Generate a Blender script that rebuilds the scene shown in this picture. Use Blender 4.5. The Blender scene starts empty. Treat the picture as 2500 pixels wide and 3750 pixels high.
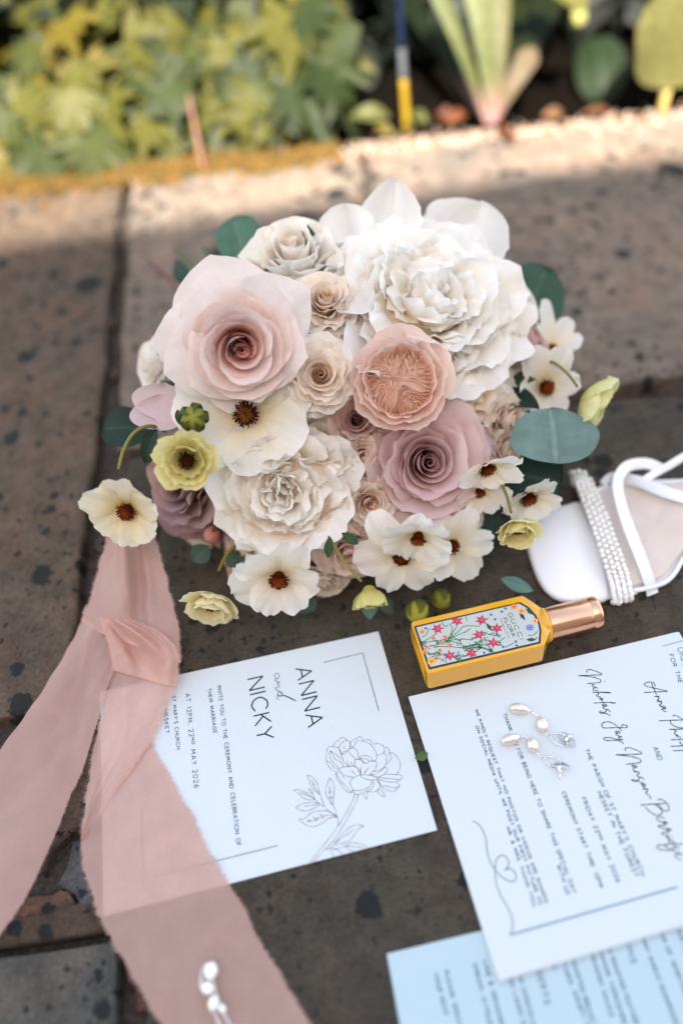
import bpy, math, random
import numpy as np
from mathutils import Vector, Matrix

# ------------------------------------------------------------------ camera, sky, sun, exposure (lengths are written in cm, U turns them into metres)
U = 0.01
SC = bpy.context.scene
COL = SC.collection
FPX, PITCH, ROLL, CAMH = 3000.0, 0.92176, -0.10895, 53.947
_cp, _sp, _cr, _sr = math.cos(PITCH), math.sin(PITCH), math.cos(ROLL), math.sin(ROLL)
C_F = np.array([0, _cp, -_sp]); _up = np.array([0, _sp, _cp]); _rt = np.array([1.0, 0, 0])
C_R = _cr * _rt + _sr * _up
C_U = -_sr * _rt + _cr * _up
C_O = np.array([0, 0, CAMH])
cd = bpy.data.cameras.new('camera'); cam = bpy.data.objects.new('camera', cd); COL.objects.link(cam)
cam.matrix_world = Matrix(((C_R[0], C_U[0], -C_F[0], 0), (C_R[1], C_U[1], -C_F[1], 0), (C_R[2], C_U[2], -C_F[2], CAMH * U), (0, 0, 0, 1)))
cd.sensor_fit = 'HORIZONTAL'; cd.sensor_width = 24.0; cd.lens = 24.0 * FPX / 2500.0
cd.clip_start = 0.02; cd.clip_end = 200
cd.dof.use_dof = True; cd.dof.focus_distance = 0.565; cd.dof.aperture_fstop = 1.4; cd.dof.aperture_blades = 0
SC.camera = cam

SUN_EL, SUN_AZ = math.radians(50), math.radians(188)      # behind the camera, a little to the left
wd = bpy.data.worlds.new('World'); SC.world = wd; wd.use_nodes = True
nt = wd.node_tree; bg = nt.nodes['Background']
sky = nt.nodes.new('ShaderNodeTexSky'); sky.sky_type = 'NISHITA'; sky.sun_disc = False
sky.sun_elevation = SUN_EL; sky.sun_rotation = SUN_AZ
wb = nt.nodes.new('ShaderNodeMix'); wb.data_type = 'RGBA'; wb.blend_type = 'MULTIPLY'; wb.inputs[0].default_value = 1.0
wb.inputs[7].default_value = (1.29, 1.03, 0.77, 1)          # the photograph's white balance, set for open shade
nt.links.new(sky.outputs[0], wb.inputs[6]); nt.links.new(wb.outputs[2], bg.inputs[0]); bg.inputs[1].default_value = 0.15
sl = bpy.data.lights.new('sun', 'SUN'); sl.energy = 4.3; sl.angle = math.radians(0.5); sl.color = (1.0, 0.93, 0.82)
so = bpy.data.objects.new('sun', sl); COL.objects.link(so)
_sd = Vector((math.sin(SUN_AZ) * math.cos(SUN_EL), math.cos(SUN_AZ) * math.cos(SUN_EL), math.sin(SUN_EL)))
so.rotation_euler = _sd.to_track_quat('Z', 'Y').to_euler()
SC.view_settings.view_transform = 'Standard'; SC.view_settings.look = 'None'
SC.view_settings.exposure = 2.42; SC.view_settings.gamma = 1.0
SC.cycles.use_denoising = True
SC.cycles.max_bounces = 10; SC.cycles.diffuse_bounces = 5; SC.cycles.transparent_max_bounces = 16
SC.cycles.sample_clamp_indirect = 6.0

# ------------------------------------------------------------------ where things stand: photograph position -> place on a plane of height z, or at a distance
def on(px, py, z=0.0):
    a = (px * 2500 / 1568 - 1250) / FPX; b = (py * 2500 / 1568 - 1875) / FPX
    d = C_F + a * C_R - b * C_U
    return C_O + d * ((z - CAMH) / d[2])
def at(px, py, dep):
    a = (px * 2500 / 1568 - 1250) / FPX; b = (py * 2500 / 1568 - 1875) / FPX
    return C_O + (C_F + a * C_R - b * C_U) * dep
def ons(x, y, z=0.0): return on(x * 1568 / 2500, y * 1568 / 2500, z)     # same, in pixels of the full photograph
def unit(v): v = np.asarray(v, float); return v / max(1e-9, np.linalg.norm(v))
def axes(n, spin=0.0):
    """rotation whose z is n"""
    n = unit(n); h = np.array([1.0, 0, 0]) if abs(n[0]) < .9 else np.array([0, 1.0, 0])
    x = unit(h - n * (h @ n)); y = np.cross(n, x); c, s = math.cos(spin), math.sin(spin)
    return np.stack([c * x + s * y, -s * x + c * y, n], 1)

# ------------------------------------------------------------------ objects
def wmat(o):
    m = o.matrix_basis.copy()
    while o.parent: o = o.parent; m = o.matrix_basis @ m
    return m
def tag(o, label=None, cat=None, group=None, kind=None):
    if label: o['label'] = label
    if cat: o['category'] = cat
    if group: o['group'] = group
    if kind: o['kind'] = kind
    return o
def empty(name, loc=(0, 0, 0), rot=None, parent=None, label=None, cat=None, group=None):
    """loc in cm, world; rot 3x3 world"""
    o = bpy.data.objects.new(name, None); o.empty_display_size = .01; COL.objects.link(o)
    M = Matrix.Translation(Vector([float(c) * U for c in loc]))
    if rot is not None: M = M @ Matrix([list(map(float, r)) for r in rot]).to_4x4()
    if parent: M = wmat(parent).inverted() @ M; o.parent = parent
    o.matrix_basis = M
    return tag(o, label, cat, group)
def mesh(name, V, F, mat, parent=None, col=None, uv=None, world=True, smooth=True, mats=None, midx=None):
    """V in cm; world: given in world space, stored in the parent's frame"""
    V = np.asarray(V, float).reshape(-1, 3) * U
    if world and parent is not None:
        M = np.array(wmat(parent).inverted()); V = V @ M[:3, :3].T + M[:3, 3]
    m = bpy.data.meshes.new(name); m.from_pydata(V.tolist(), [], [tuple(int(i) for i in f) for f in F])
    if smooth: m.polygons.foreach_set('use_smooth', [True] * len(m.polygons))
    if col is not None:
        c = m.color_attributes.new('Col', 'FLOAT_COLOR', 'POINT')
        col = np.asarray(col, float)
        if col.ndim == 1: col = np.tile(col, (len(V), 1))
        c.data.foreach_set('color', np.concatenate([col[:, :3], np.ones((len(V), 1))], 1).astype(np.float32).ravel())
    if uv is not None:
        l = m.uv_layers.new(name='UVMap'); li = np.zeros(len(m.loops), np.int32); m.loops.foreach_get('vertex_index', li)
        l.data.foreach_set('uv', np.asarray(uv, np.float32)[li].ravel())
    for mm in (mats or [mat]): m.materials.append(mm)
    if midx is not None: m.polygons.foreach_set('material_index', midx)
    m.update(); o = bpy.data.objects.new(name, m); COL.objects.link(o)
    if parent: o.parent = parent
    return o
class MB:
    """collects pieces into one mesh"""
    def __init__(s): s.V = []; s.F = []; s.C = []; s.UV = []; s.n = 0; s.M = []
    def add(s, V, F, C=None, UV=None, m=0):
        V = np.asarray(V, float).reshape(-1, 3); s.V.append(V); s.F += [tuple(i + s.n for i in f) for f in F]
        C = np.tile(np.array([.5, .5, .5]), (len(V), 1)) if C is None else (np.tile(np.asarray(C, float)[:3], (len(V), 1)) if np.ndim(C) == 1 else np.asarray(C)[:, :3])
        s.C.append(C); s.UV.append(np.zeros((len(V), 2)) if UV is None else UV); s.n += len(V); s.M += [m] * len(F)
    def build(s, name, mat, parent=None, world=True, smooth=True, mats=None):
        return mesh(name, np.concatenate(s.V), s.F, mat, parent, np.concatenate(s.C), np.concatenate(s.UV), world, smooth, mats, s.M if mats else None)
def gf(nu, nv, cu=False, cv=False):
    F = []
    for i in range(nu if cu else nu - 1):
        for j in range(nv if cv else nv - 1):
            a, b = i * nv + j, i * nv + (j + 1) % nv; c, d = ((i + 1) % nu) * nv + (j + 1) % nv, ((i + 1) % nu) * nv + j
            F.append((a, b, c, d))
    return F
def tube(P, R, n=8, cap=True):
    P = np.asarray(P, float); R = np.broadcast_to(R, (len(P),)); V = []
    T = np.gradient(P, axis=0); ref = np.array([.13, .21, .97]); 
    for p, t, r in zip(P, T, R):
        t = unit(t); x = unit(ref - t * (ref @ t)); y = np.cross(t, x); ref = x
        for k in range(n): a = 2 * math.pi * k / n; V.append(p + r * (math.cos(a) * x + math.sin(a) * y))
    F = gf(len(P), n, cv=True)
    if cap: F += [tuple(range(n))[::-1], tuple(range((len(P) - 1) * n, len(P) * n))]
    return np.array(V), F
def spline(P, n=24):
    """Catmull-Rom through P"""
    P = np.asarray(P, float); Q = np.vstack([2 * P[0] - P[1], P, 2 * P[-1] - P[-2]]); out = []
    m = len(P) - 1
    for t in np.linspace(0, m, n):
        i = min(int(t), m - 1); f = t - i; a, b, c, d = Q[i:i + 4]
        out.append(.5 * ((2 * b) + (c - a) * f + (2 * a - 5 * b + 4 * c - d) * f * f + (3 * b - a - 3 * c + d) * f ** 3))
    return np.array(out)
def blob(c, r, rot=None, nu=8, nv=12, bump=0.0, rng=None):
    V = []; r = np.broadcast_to(np.asarray(r, float), (3,))
    ph = (rng or np.random.default_rng(1)).uniform(0, 6, 6)
    for i in range(nu + 1):
        a = math.pi * i / nu
        for j in range(nv):
            b = 2 * math.pi * j / nv; d = np.array([math.sin(a) * math.cos(b), math.sin(a) * math.sin(b), math.cos(a)])
            k = 1 + bump * (math.sin(3 * d[0] * 2 + ph[0]) * math.sin(2.3 * d[1] * 2 + ph[1]) + .6 * math.sin(7 * d[2] + ph[2] + 4 * d[0]))
            V.append(d * r * k)
    V = np.array(V)
    if rot is not None: V = V @ np.asarray(rot).T
    return V + np.asarray(c), gf(nu + 1, nv, cv=True)

# ------------------------------------------------------------------ materials
def newmat(name):
    m = bpy.data.materials.new(name); m.use_nodes = True; nt = m.node_tree
    return m, nt, nt.nodes['Principled BSDF'], nt.nodes, nt.links
def N(nt, t, **k):
    n = nt.nodes.new('ShaderNode' + t)
    for a, b in k.items():
        if a.startswith('i_'): n.inputs[a[2:].replace('_', ' ')].default_value = b
        else: setattr(n, a, b)
    return n
def ramp(nt, src, pts):
    r = nt.nodes.new('ShaderNodeValToRGB'); e = r.color_ramp.elements
    while len(e) < len(pts): e.new(.5)
    for k, (p, c) in enumerate(pts):
        e[k].position = p; e[k].color = (c, c, c, 1) if np.isscalar(c) else (*c[:3], 1)
    nt.links.new(src, r.inputs[0]); return r
def mixc(nt, a, b, f=None, mode='MIX', fv=1.0):
    m = nt.nodes.new('ShaderNodeMix'); m.data_type = 'RGBA'; m.blend_type = mode; m.inputs[0].default_value = fv
    for s, x in ((6, a), (7, b)):
        if isinstance(x, (tuple, list)): m.inputs[s].default_value = (*x[:3], 1)
        else: nt.links.new(x, m.inputs[s])
    if f is not None: nt.links.new(f, m.inputs[0])
    return m.outputs[2]
def bump(nt, bs, h, strength=.3, dist=.001, prev=None):
    b = nt.nodes.new('ShaderNodeBump'); b.inputs['Strength'].default_value = strength; b.inputs['Distance'].default_value = dist
    nt.links.new(h, b.inputs['Height'])
    if prev: nt.links.new(prev, b.inputs['Normal'])
    nt.links.new(b.outputs[0], bs.inputs['Normal']); return b.outputs[0]
def plain(name, c, rough=.6, metal=0.0, coat=0.0, noise=0.0, nscale=300.0, bmp=0.0, spec=.5):
    m, nt, b, n, l = newmat(name)
    b.inputs['Roughness'].default_value = rough; b.inputs['Metallic'].default_value = metal; b.inputs['Coat Weight'].default_value = coat
    b.inputs['Specular IOR Level'].default_value = spec
    tc = N(nt, 'TexCoord'); no = N(nt, 'TexNoise'); no.inputs['Scale'].default_value = nscale; no.inputs['Detail'].default_value = 5; l.new(tc.outputs['Object'], no.inputs['Vector'])
    r = ramp(nt, no.outputs[0], [(.3, tuple(x * (1 - noise) for x in c)), (.7, tuple(min(1, x * (1 + noise)) for x in c))]); l.new(r.outputs[0], b.inputs['Base Color'])
    if bmp: bump(nt, b, no.outputs[0], bmp, .0005)
    return m
def thin(name, rough=.55, trans=.35, vein=.05, veinscale=(36, 2.0), sat=1.0, spec=.16, mottling=0.0):
    """petal or leaf: vertex pigment, streaks along it, light coming through"""
    m, nt, b, n, l = newmat(name)
    at_ = N(nt, 'VertexColor'); at_.layer_name = 'Col'
    uv = N(nt, 'UVMap'); mp = N(nt, 'Mapping'); mp.inputs['Scale'].default_value = (veinscale[0], veinscale[1], 1); l.new(uv.outputs[0], mp.inputs[0])
    no = N(nt, 'TexNoise'); no.inputs['Scale'].default_value = 1.0; no.inputs['Detail'].default_value = 4; l.new(mp.outputs[0], no.inputs['Vector'])
    r = ramp(nt, no.outputs[0], [(.3, 1 - vein * 1.6), (.7, 1.0)])
    c = mixc(nt, at_.outputs[0], r.outputs[0], mode='MULTIPLY')
    if mottling:
        tc = N(nt, 'TexCoord'); n2 = N(nt, 'TexNoise'); n2.inputs['Scale'].default_value = 90; n2.inputs['Detail'].default_value = 5; l.new(tc.outputs['Object'], n2.inputs[0])
        r2 = ramp(nt, n2.outputs[0], [(.3, 1 - mottling), (.7, 1.0)]); c = mixc(nt, c, r2.outputs[0], mode='MULTIPLY')
    l.new(c, b.inputs['Base Color']); b.inputs['Roughness'].default_value = rough; b.inputs['Specular IOR Level'].default_value = spec
    nb = bump(nt, b, no.outputs[0], .06, .0004)
    tr = N(nt, 'BsdfTranslucent'); l.new(c, tr.inputs[0]); mx = N(nt, 'MixShader'); mx.inputs[0].default_value = trans
    l.new(b.outputs[0], mx.inputs[1]); l.new(tr.outputs[0], mx.inputs[2]); l.new(mx.outputs[0], nt.nodes['Material Output'].inputs[0])
    return m
M_PETAL = thin('petal_tissue', vein=.035, trans=.42, veinscale=(16, 1.4), mottling=.04)
M_LEAF = thin('leaf_tissue', rough=.5, trans=.2, vein=.12, veinscale=(30, 6), spec=.4, mottling=.15)
M_EUC = thin('eucalyptus_leaf', rough=.6, trans=.1, vein=.08, veinscale=(14, 8), spec=.2, mottling=.2)
M_STEM = thin('stem_tissue', rough=.5, trans=.05, vein=.1, veinscale=(4, 3))
# ------------------------------------------------------------------ petals and flower heads (unit flowers of radius about 1, times s in cm)
def lerp(a, b, t): return np.asarray(a) * (1 - t) + np.asarray(b) * t
def petal(rng, L=1., W=.5, phi0=30, phi1=60, p=1.0, r0=.04, z0=0., k=1.0, kflat=0.0, wide=.55, base=.3, top=.5, n=2.6, point=0., curl=0., cpow=2.5,
          tip=0., tpow=4, ruff=0., rf=2.5, jag=0., crum=0., cf=3.0, th=0., nu=13, nv=11, col=((1, 1, 1),) * 3, skew=0., tilt=0., notch=0., rmin=.1, cvar=.03, sp=0.):
    t = np.linspace(0, 1, nu)[:, None]; v = np.linspace(-1, 1, nv)[None, :]
    g = top + (1 - top) * np.clip(1 - np.abs(v) ** n, 0, 1) ** (1 / 1.6) + point * (1 - np.abs(v)) ** 2 - notch * np.exp(-(v / .16) ** 2)
    if jag:
        ph = rng.uniform(0, 6.28, 4)
        g = g * (1 + jag * (np.sin(7 * v + ph[0]) * .5 + np.sin(15 * v + ph[1]) * .4 + (rng.uniform(-.7, .7, nv)[None, :] if jag < .06 else .5 * np.sin(24 * v + ph[2]))))
    l = L * (t * (1 - (1 - g) * t ** 2))
    w = W * (base + (1 - base) * np.sin(np.clip(t / wide, 0, 1) * math.pi / 2)) * (1 - .12 * np.clip(t - wide, 0, 1) ** 2)
    fl = np.linspace(0, L * 1.5, 90); ft = np.clip(fl / L, 0, 1.3)
    phi = np.radians(phi0 + (phi1 - phi0) * ft ** p)
    fr = r0 + np.concatenate([[0], np.cumsum(np.sin((phi[1:] + phi[:-1]) / 2) * np.diff(fl))])
    fz = z0 + np.concatenate([[0], np.cumsum(np.cos((phi[1:] + phi[:-1]) / 2) * np.diff(fl))])
    R = np.interp(l, fl, fr); Z = np.interp(l, fl, fz); PH = np.interp(l, fl, phi)
    s = v * w + skew * t * L
    kap = k / np.maximum(R, rmin) * (1 - kflat * t) + 1e-4
    ang = np.clip(kap * s, -3.0, 3.0)
    x = R - (1 - np.cos(ang)) / kap; y = np.sin(ang) / kap; z = Z + 0 * v
    nx, ny, nz = np.cos(PH) * np.cos(ang), np.cos(PH) * np.sin(ang), -np.sin(PH)
    ph = rng.uniform(0, 6.28, 8)
    d = curl * np.abs(v) ** cpow * t ** 1.5 + tip * t ** tpow * (1 - .3 * v * v)
    d = d + sp * v * t
    d = d + ruff * t ** 2 * (np.sin(rf * math.pi * v + ph[0]) * .6 + .4 * np.sin(rf * 2.3 * math.pi * v + ph[1] + 2 * t) + .3 * np.sin(rf * 4.1 * math.pi * v + ph[5]) * t ** 3)
    d = d + crum * (np.sin(cf * 3 * v + cf * 2 * t + ph[2]) * np.sin(cf * 2.3 * t + ph[3] - v) + .5 * np.sin(cf * 7 * v + ph[4]) * np.sin(cf * 5 * t + ph[6])) * t
    P = np.stack([x + nx * d, y + ny * d, z + nz * d], -1)
    if tilt:
        c_, s_ = math.cos(tilt), math.sin(tilt); P = np.stack([P[..., 0] * c_ - P[..., 2] * s_, P[..., 1], P[..., 0] * s_ + P[..., 2] * c_], -1)
    c_, s_ = math.cos(th), math.sin(th)
    P = np.stack([P[..., 0] * c_ - P[..., 1] * s_, P[..., 0] * s_ + P[..., 1] * c_, P[..., 2]], -1)
    q = l / L; q = np.clip(q, 0, 1)[..., None]; cb, cm, ce = [np.array(c, float) for c in col]
    C = np.where(q < .5, cb + (cm - cb) * (q * 2), cm + (ce - cm) * (q * 2 - 1)) * (1 + rng.uniform(-cvar, cvar))
    UV = np.stack([np.broadcast_to(v * .5 + .5, R.shape) + ph[7], np.broadcast_to(t, R.shape) + ph[6]], -1)
    return P.reshape(-1, 3), gf(nu, nv), C.reshape(-1, 3), UV.reshape(-1, 2)
class Bloom:
    def __init__(s, name, loc, nrm, size, seed, parent, spin=0., label=None, mat=None):
        s.e_loc = loc; s.rot = axes(nrm, spin); s.s = size; s.rng = np.random.default_rng(seed); s.parent = parent; s.name = name; s.label = label
        s.core = MB(); s.pet = []; s.mat = mat or M_PETAL
    def c(s, *a, **k): V, F, C, UV = petal(s.rng, *a, **k); s.core.add(V * s.s, F, C, UV)
    def p(s, *a, **k): V, F, C, UV = petal(s.rng, *a, **k); s.pet.append((V * s.s, F, C, UV))
    def done(s, squash=(1, 1, 1)):
        sq = np.array(squash)
        o = bpy.data.objects.new(s.name, None)
        if not s.core.V: V_, F_ = blob((0, 0, .15 * s.s), (.3 * s.s,) * 3); s.core.add(V_, F_, s.pet[0][2][0])
        V = np.concatenate(s.core.V) * sq
        o = mesh(s.name, V, s.core.F, s.mat, None, np.concatenate(s.core.C), np.concatenate(s.core.UV), world=False)
        M = Matrix.Translation(Vector([float(c) * U for c in s.e_loc])) @ Matrix([list(map(float, r)) for r in s.rot]).to_4x4()
        if s.parent: M = wmat(s.parent).inverted() @ M; o.parent = s.parent
        o.matrix_basis = M
        if s.label: o['label'] = s.label
        for V, F, C, UV in s.pet:
            mesh('petal', V * sq, F, s.mat, o, C, UV, world=False)
        s.o = o; return o
def lin(r, g, b):   # sRGB 0-255 -> linear
    return tuple(((c / 255 + .055) / 1.055) ** 2.4 if c > 10 else c / 3294 for c in (r, g, b))

def rose(b, deep, mid, edge, outer, asym=0.0, turns=2.6, layers=6, open_=1.0, pointy=.12, ruff=.02, crum=.012, zc=0.0):
    """hybrid tea rose: coiled centre, cupped rings, reflexed pointed guard petals"""
    rng = b.rng
    n = int(turns * 26); th = np.linspace(0, turns * 2 * math.pi, n); q = th / th[-1]
    r = .012 + .085 * q ** 1.1; top = .70 + zc + .03 * np.sin(th * 1.3) + .05 * q
    rows = []
    for h, lean in ((0, -.02), (.6, 0.), (.9, .004), (1., .02)):
        rows.append(np.stack([(r + lean) * np.cos(th), (r + lean) * np.sin(th), .25 + (top - .25) * h], -1))
    P = np.array(rows); C = np.array([np.tile(np.array(c), (n, 1)) for c in (deep, deep, lerp(deep, mid, .5), mid)])
    b.core.add((P * b.s).reshape(-1, 3), gf(4, n), C.reshape(-1, 3), np.zeros((4 * n, 2)))
    spec = [  # n, L, W, phi0, phi1, tip, curl, colours, core?
        (3, .74, .24, 14, -4, .015, .0, (deep, deep, mid)),
        (3, .80, .33, 22, 0, .02, .01, (deep, mid, edge)),
        (3, .86, .46, 31, 6, .035, .02, (deep, mid, edge)),
        (3, .90, .58, 38, 14, .05, .03, (mid, edge, edge)),
        (3, .92, .68, 45, 24, .06, .04, (mid, edge, edge)),
        (4, .92, .70, 52, 36, .08, .05, (mid, edge, edge)),
        (5, .94, .68, 58, 52, .10, .06, (edge, edge, outer)),
        (5, .98, .74, 64, 68, .13, .07, (edge, outer, outer)),
        (5, 1.06, .80, 70, 88, .16, .08, (outer, outer, outer)),
    ]
    a0 = rng.uniform(0, 6)
    for i, (m, L, W, f0, f1, tp, cu, cc) in enumerate(spec[:layers + 3]):
        a0 += .9
        for j in range(m):
            kw = dict(L=L * rng.uniform(.93, 1.07), W=W * rng.uniform(.95, 1.25), sp=(.02 + .016 * i) * (1 if i < 6 else .6), phi0=f0 * open_ + rng.uniform(-4, 4), phi1=f1 * open_ + rng.uniform(-9, 9), z0=zc * (i < 3) - .02 * i, tip=tp, curl=cu, cpow=3,
                      k=1.0 if i < 6 else .85, kflat=0 if i < 6 else .15, top=.62, n=3.2, point=(0 if i < 6 else pointy * rng.uniform(.3, 1.3)),
                      ruff=ruff * (i > 2) * (1 + .3 * i) * .5, rf=1.4, crum=crum * (i > 3), th=a0 + j * 2 * math.pi / m + rng.uniform(-.22, .22), col=cc, skew=rng.uniform(-.10, .10), nu=14, nv=17)
            if asym and i >= 6: kw['L'] *= 1 + asym * float((b.rot @ np.array([math.cos(kw['th']), math.sin(kw['th']), 0])) @ C_U)
            (b.c if i < 5 else b.p)(**kw)
    return b
def ruffled(b, c_in, c_mid, c_out, n=90, dome=.62, rad=.62, size=.34, jag=.07, guard=8, gL=1.0, gW=.5, g0=55, g1=95, deep=None, gcol=None, lean=.5, gjag=.03, zoff=.1, crum=.05, gz=0.):
    """peony: a dome of torn, crumpled petaloids over broad guard petals"""
    rng = b.rng; gcol = gcol or (c_mid, c_out, c_out); rings = max(5, int(n / 14))
    V, F = blob((0, 0, .10), (rad * .8, rad * .8, dome * .62), nu=12, nv=20); b.core.add(V * b.s, F, c_in)
    for i in range(rings):
        q = i / (rings - 1); m = int(4 + 8 * q)
        for j in range(m):
            cin = deep if (deep is not None and rng.random() < .3) else c_in
            b.c(L=dome * (.62 + .06 * q) * rng.uniform(.8, 1.25) * (size / .36), W=(.25 + .13 * q) * rng.uniform(.75, 1.4) * (size / .36), phi0=2 + 42 * q + rng.uniform(-10, 10), phi1=10 + 74 * q + rng.uniform(-45, 45), p=1.4, r0=.03 + rad * .60 * q, z0=dome * .72 * math.sqrt(1 - .86 * q * q) - .12 + rng.normal(0, .045), sp=rng.uniform(-.10, .10), tilt=rng.normal(0, .06), k=.8, rmin=.14, wide=.85, base=.5,
                top=.66, jag=jag * .6, ruff=.052, rf=rng.uniform(1.0, 1.8), crum=crum * .8, cf=rng.uniform(1.0, 2.0), col=(cin, lerp(cin, c_mid, .8), c_out), nu=11, nv=15, th=i * 1.1 + j * 2 * math.pi / m + rng.uniform(-.25, .25),
                skew=rng.uniform(-.3, .3), tip=rng.uniform(-.04, .08))
    for j in range(guard):
        a = j * 2 * math.pi / guard + rng.uniform(-.2, .2)
        b.p(L=gL * rng.uniform(.9, 1.12), W=gW * rng.uniform(.85, 1.15), phi0=g0 + rng.uniform(-8, 8) - 8 * (j % 2), phi1=g1 + rng.uniform(-14, 14), r0=.1, z0=gz, k=.5, rmin=.3, wide=.6, top=.6, jag=gjag,
            ruff=.05, rf=1.6, crum=.03, cf=2, th=a, col=gcol, nu=16, nv=17, notch=rng.uniform(0, .12), curl=-.04)
    return b
def folded(b, c_in, c_mid, c_out, outer, loops=6, sectors=4):
    """english garden rose: sheets folded into quarters inside a deep cup"""
    rng = b.rng; V, F = blob((0, 0, .20), (.68, .68, .31)); b.core.add(V * b.s, F, c_in)
    for q in range(sectors):
        a0 = q * 2 * math.pi / sectors + rng.uniform(-.2, .2); half = math.pi / sectors * rng.uniform(.9, 1.25)
        for j in range(1, loops + 1):
            f = j / loops; n = 40; s = np.linspace(-1, 1, n); ph = rng.uniform(0, 6, 5)
            rin = .03 + (1 - f) * .40 + rng.uniform(-.02, .02); rout = .64 + .06 * f
            sk = .25 * math.sin(ph[4]) * (1 - f)
            dl = half * f * 1.05 * np.sign(s) * np.abs(s) ** .55 + sk * (1 - np.abs(s)); r = rin + (rout - rin) * np.abs(s) ** 1.6
            r = r + .022 * np.sin(7 * s + ph[0]) + .010 * np.sin(19 * s + ph[3]); an = a0 + dl + .035 * np.sin(11 * s + ph[1]) / (r + .25) + .22 * (r - .3)
            ztop = .50 + .13 * np.sqrt(np.clip(1 - (r / .8) ** 2, 0, 1)) - .05 * (1 - f) + .022 * np.sin(9 * s + ph[2]) + rng.uniform(-.02, .02)
            rows = []
            for h, fl in ((0, 0.), (.7, 0), (.93, .010), (1., .03)):
                rows.append(np.stack([(r + fl) * np.cos(an), (r + fl) * np.sin(an), .16 + (ztop - .16) * h], -1))
            C = np.array([np.tile(np.array(c), (n, 1)) for c in (c_in, c_in, c_mid, c_out)])
            b.core.add((np.array(rows) * b.s).reshape(-1, 3), gf(4, n), C.reshape(-1, 3), np.zeros((4 * n, 2)))
    for i, (m, L, W, f0, f1, tp) in enumerate(((5, 1.2, .60, 88, -8, .03), (5, 1.24, .66, 92, 2, .04), (5, 1.28, .72, 94, 16, .05))):
        for j in range(m):
            b.p(L=L * rng.uniform(.96, 1.06), W=W, phi0=f0, phi1=f1 + rng.uniform(-6, 6), p=.9, r0=.05, z0=-.05, k=1., top=.75, n=3, tip=tp, curl=.01, crum=.02, ruff=.03, rf=1.5,
                th=i * .5 + j * 2 * math.pi / m + rng.uniform(-.1, .1), col=(c_mid, outer, outer), nu=14, nv=15)
    return b
STAM = (lin(150, 78, 30), lin(95, 30, 16), lin(185, 130, 60))
def eye(b, r=.17, z=.1, h=.13, n=150, cols=STAM, ring=True):
    """bristly seed head with a dark ring of stamens"""
    rng = b.rng; V, F = blob((0, 0, z), (r * .8, r * .8, h), nu=6, nv=12); b.core.add(V * b.s, F, cols[1])
    for i in range(n):
        f = (i + .5) / n; a = i * 2.39996; rr = math.sqrt(f)
        o = np.array([rr * math.cos(a) * r * .75, rr * math.sin(a) * r * .75, z + h * math.sqrt(max(0, 1 - rr * rr * .8))])
        d = unit(np.array([rr * math.cos(a), rr * math.sin(a), 1.1 - .6 * rr]) + rng.normal(0, .15, 3)); e = o + d * r * (.3 + .3 * rng.random())
        c = cols[2] if rr < .6 else cols[0]
        if ring and rr > .75: c = cols[1]; e = o + d * r * rng.uniform(.4, .75)
        V, F = tube([o - d * .02, e], [r * .05, r * .075 if rr > .75 else r * .03], 4); b.core.add(V * b.s, F, c)
def butterfly(b, c_in, c_mid, c_out, n=6, L=1., W=.46, f0=62, f1=88, second=0, jag=.02, ruff=.05, cols=STAM, er=.17, crum=.02, fold=None, notch=.03, ez=.08, asym=.35):
    """butterfly ranunculus: a few broad satin petals round a rusty eye"""
    rng = b.rng; er = er * rng.uniform(.8, 1.12); eye(b, er, ez, er * rng.uniform(.55, 1.0), n=int(rng.uniform(110, 190)), cols=cols, ring=rng.random() < .7)
    for j in range(n + second):
        a = j * 2 * math.pi / n + rng.uniform(-.12, .12) if j < n else rng.uniform(0, 6.28)
        fo = rng.uniform(-14, 14) if fold is None else fold[j % len(fold)]
        up_ = float((b.rot @ np.array([math.cos(a), math.sin(a), 0])) @ C_U); kL = 1 + asym * up_ * min(1, 1.3 * abs(float(b.rot[:, 2] @ C_U)))
        b.p(L=L * kL * rng.uniform(.86, 1.12), W=W * rng.uniform(.8, 1.15), phi0=f0 - (8 if j >= n else 0), phi1=f1 + 1.5 * fo - (10 if j >= n else 0), r0=.05, z0=-.02 - .02 * (j % 2), k=.3, rmin=.35, wide=.75, base=.22, top=.6, jag=jag, ruff=ruff, rf=2,
            crum=crum, th=a, col=(c_in, lerp(c_in, c_mid, .85), c_out), curl=-.03, notch=notch, nu=13, nv=13)
    return b
def cupflower(b, c_in, c_mid, c_out, n=5, rings=3, eyecol=True, close=0):
    if eyecol: eye(b, .22, .2, .16, n=90, cols=(lin(90, 35, 20), lin(45, 20, 15), lin(120, 60, 25)))
    rng = b.rng
    for i in range(rings):
        for j in range(n):
            b.p(L=(.8 + .12 * i) * rng.uniform(.92, 1.08), W=.42 + .05 * i, phi0=72 + 4 * i, phi1=(-25 + 28 * i) - close + rng.uniform(-10, 10), p=1.1, r0=.05, z0=0, k=.9, kflat=.2, wide=.6, top=.66, ruff=.05, rf=1.6, crum=.025, tip=.05, jag=.012,
                th=i * .6 + j * 2 * math.pi / n + rng.uniform(-.15, .15), col=(c_in, c_mid, c_out), nu=12, nv=12)
    return b
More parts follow.
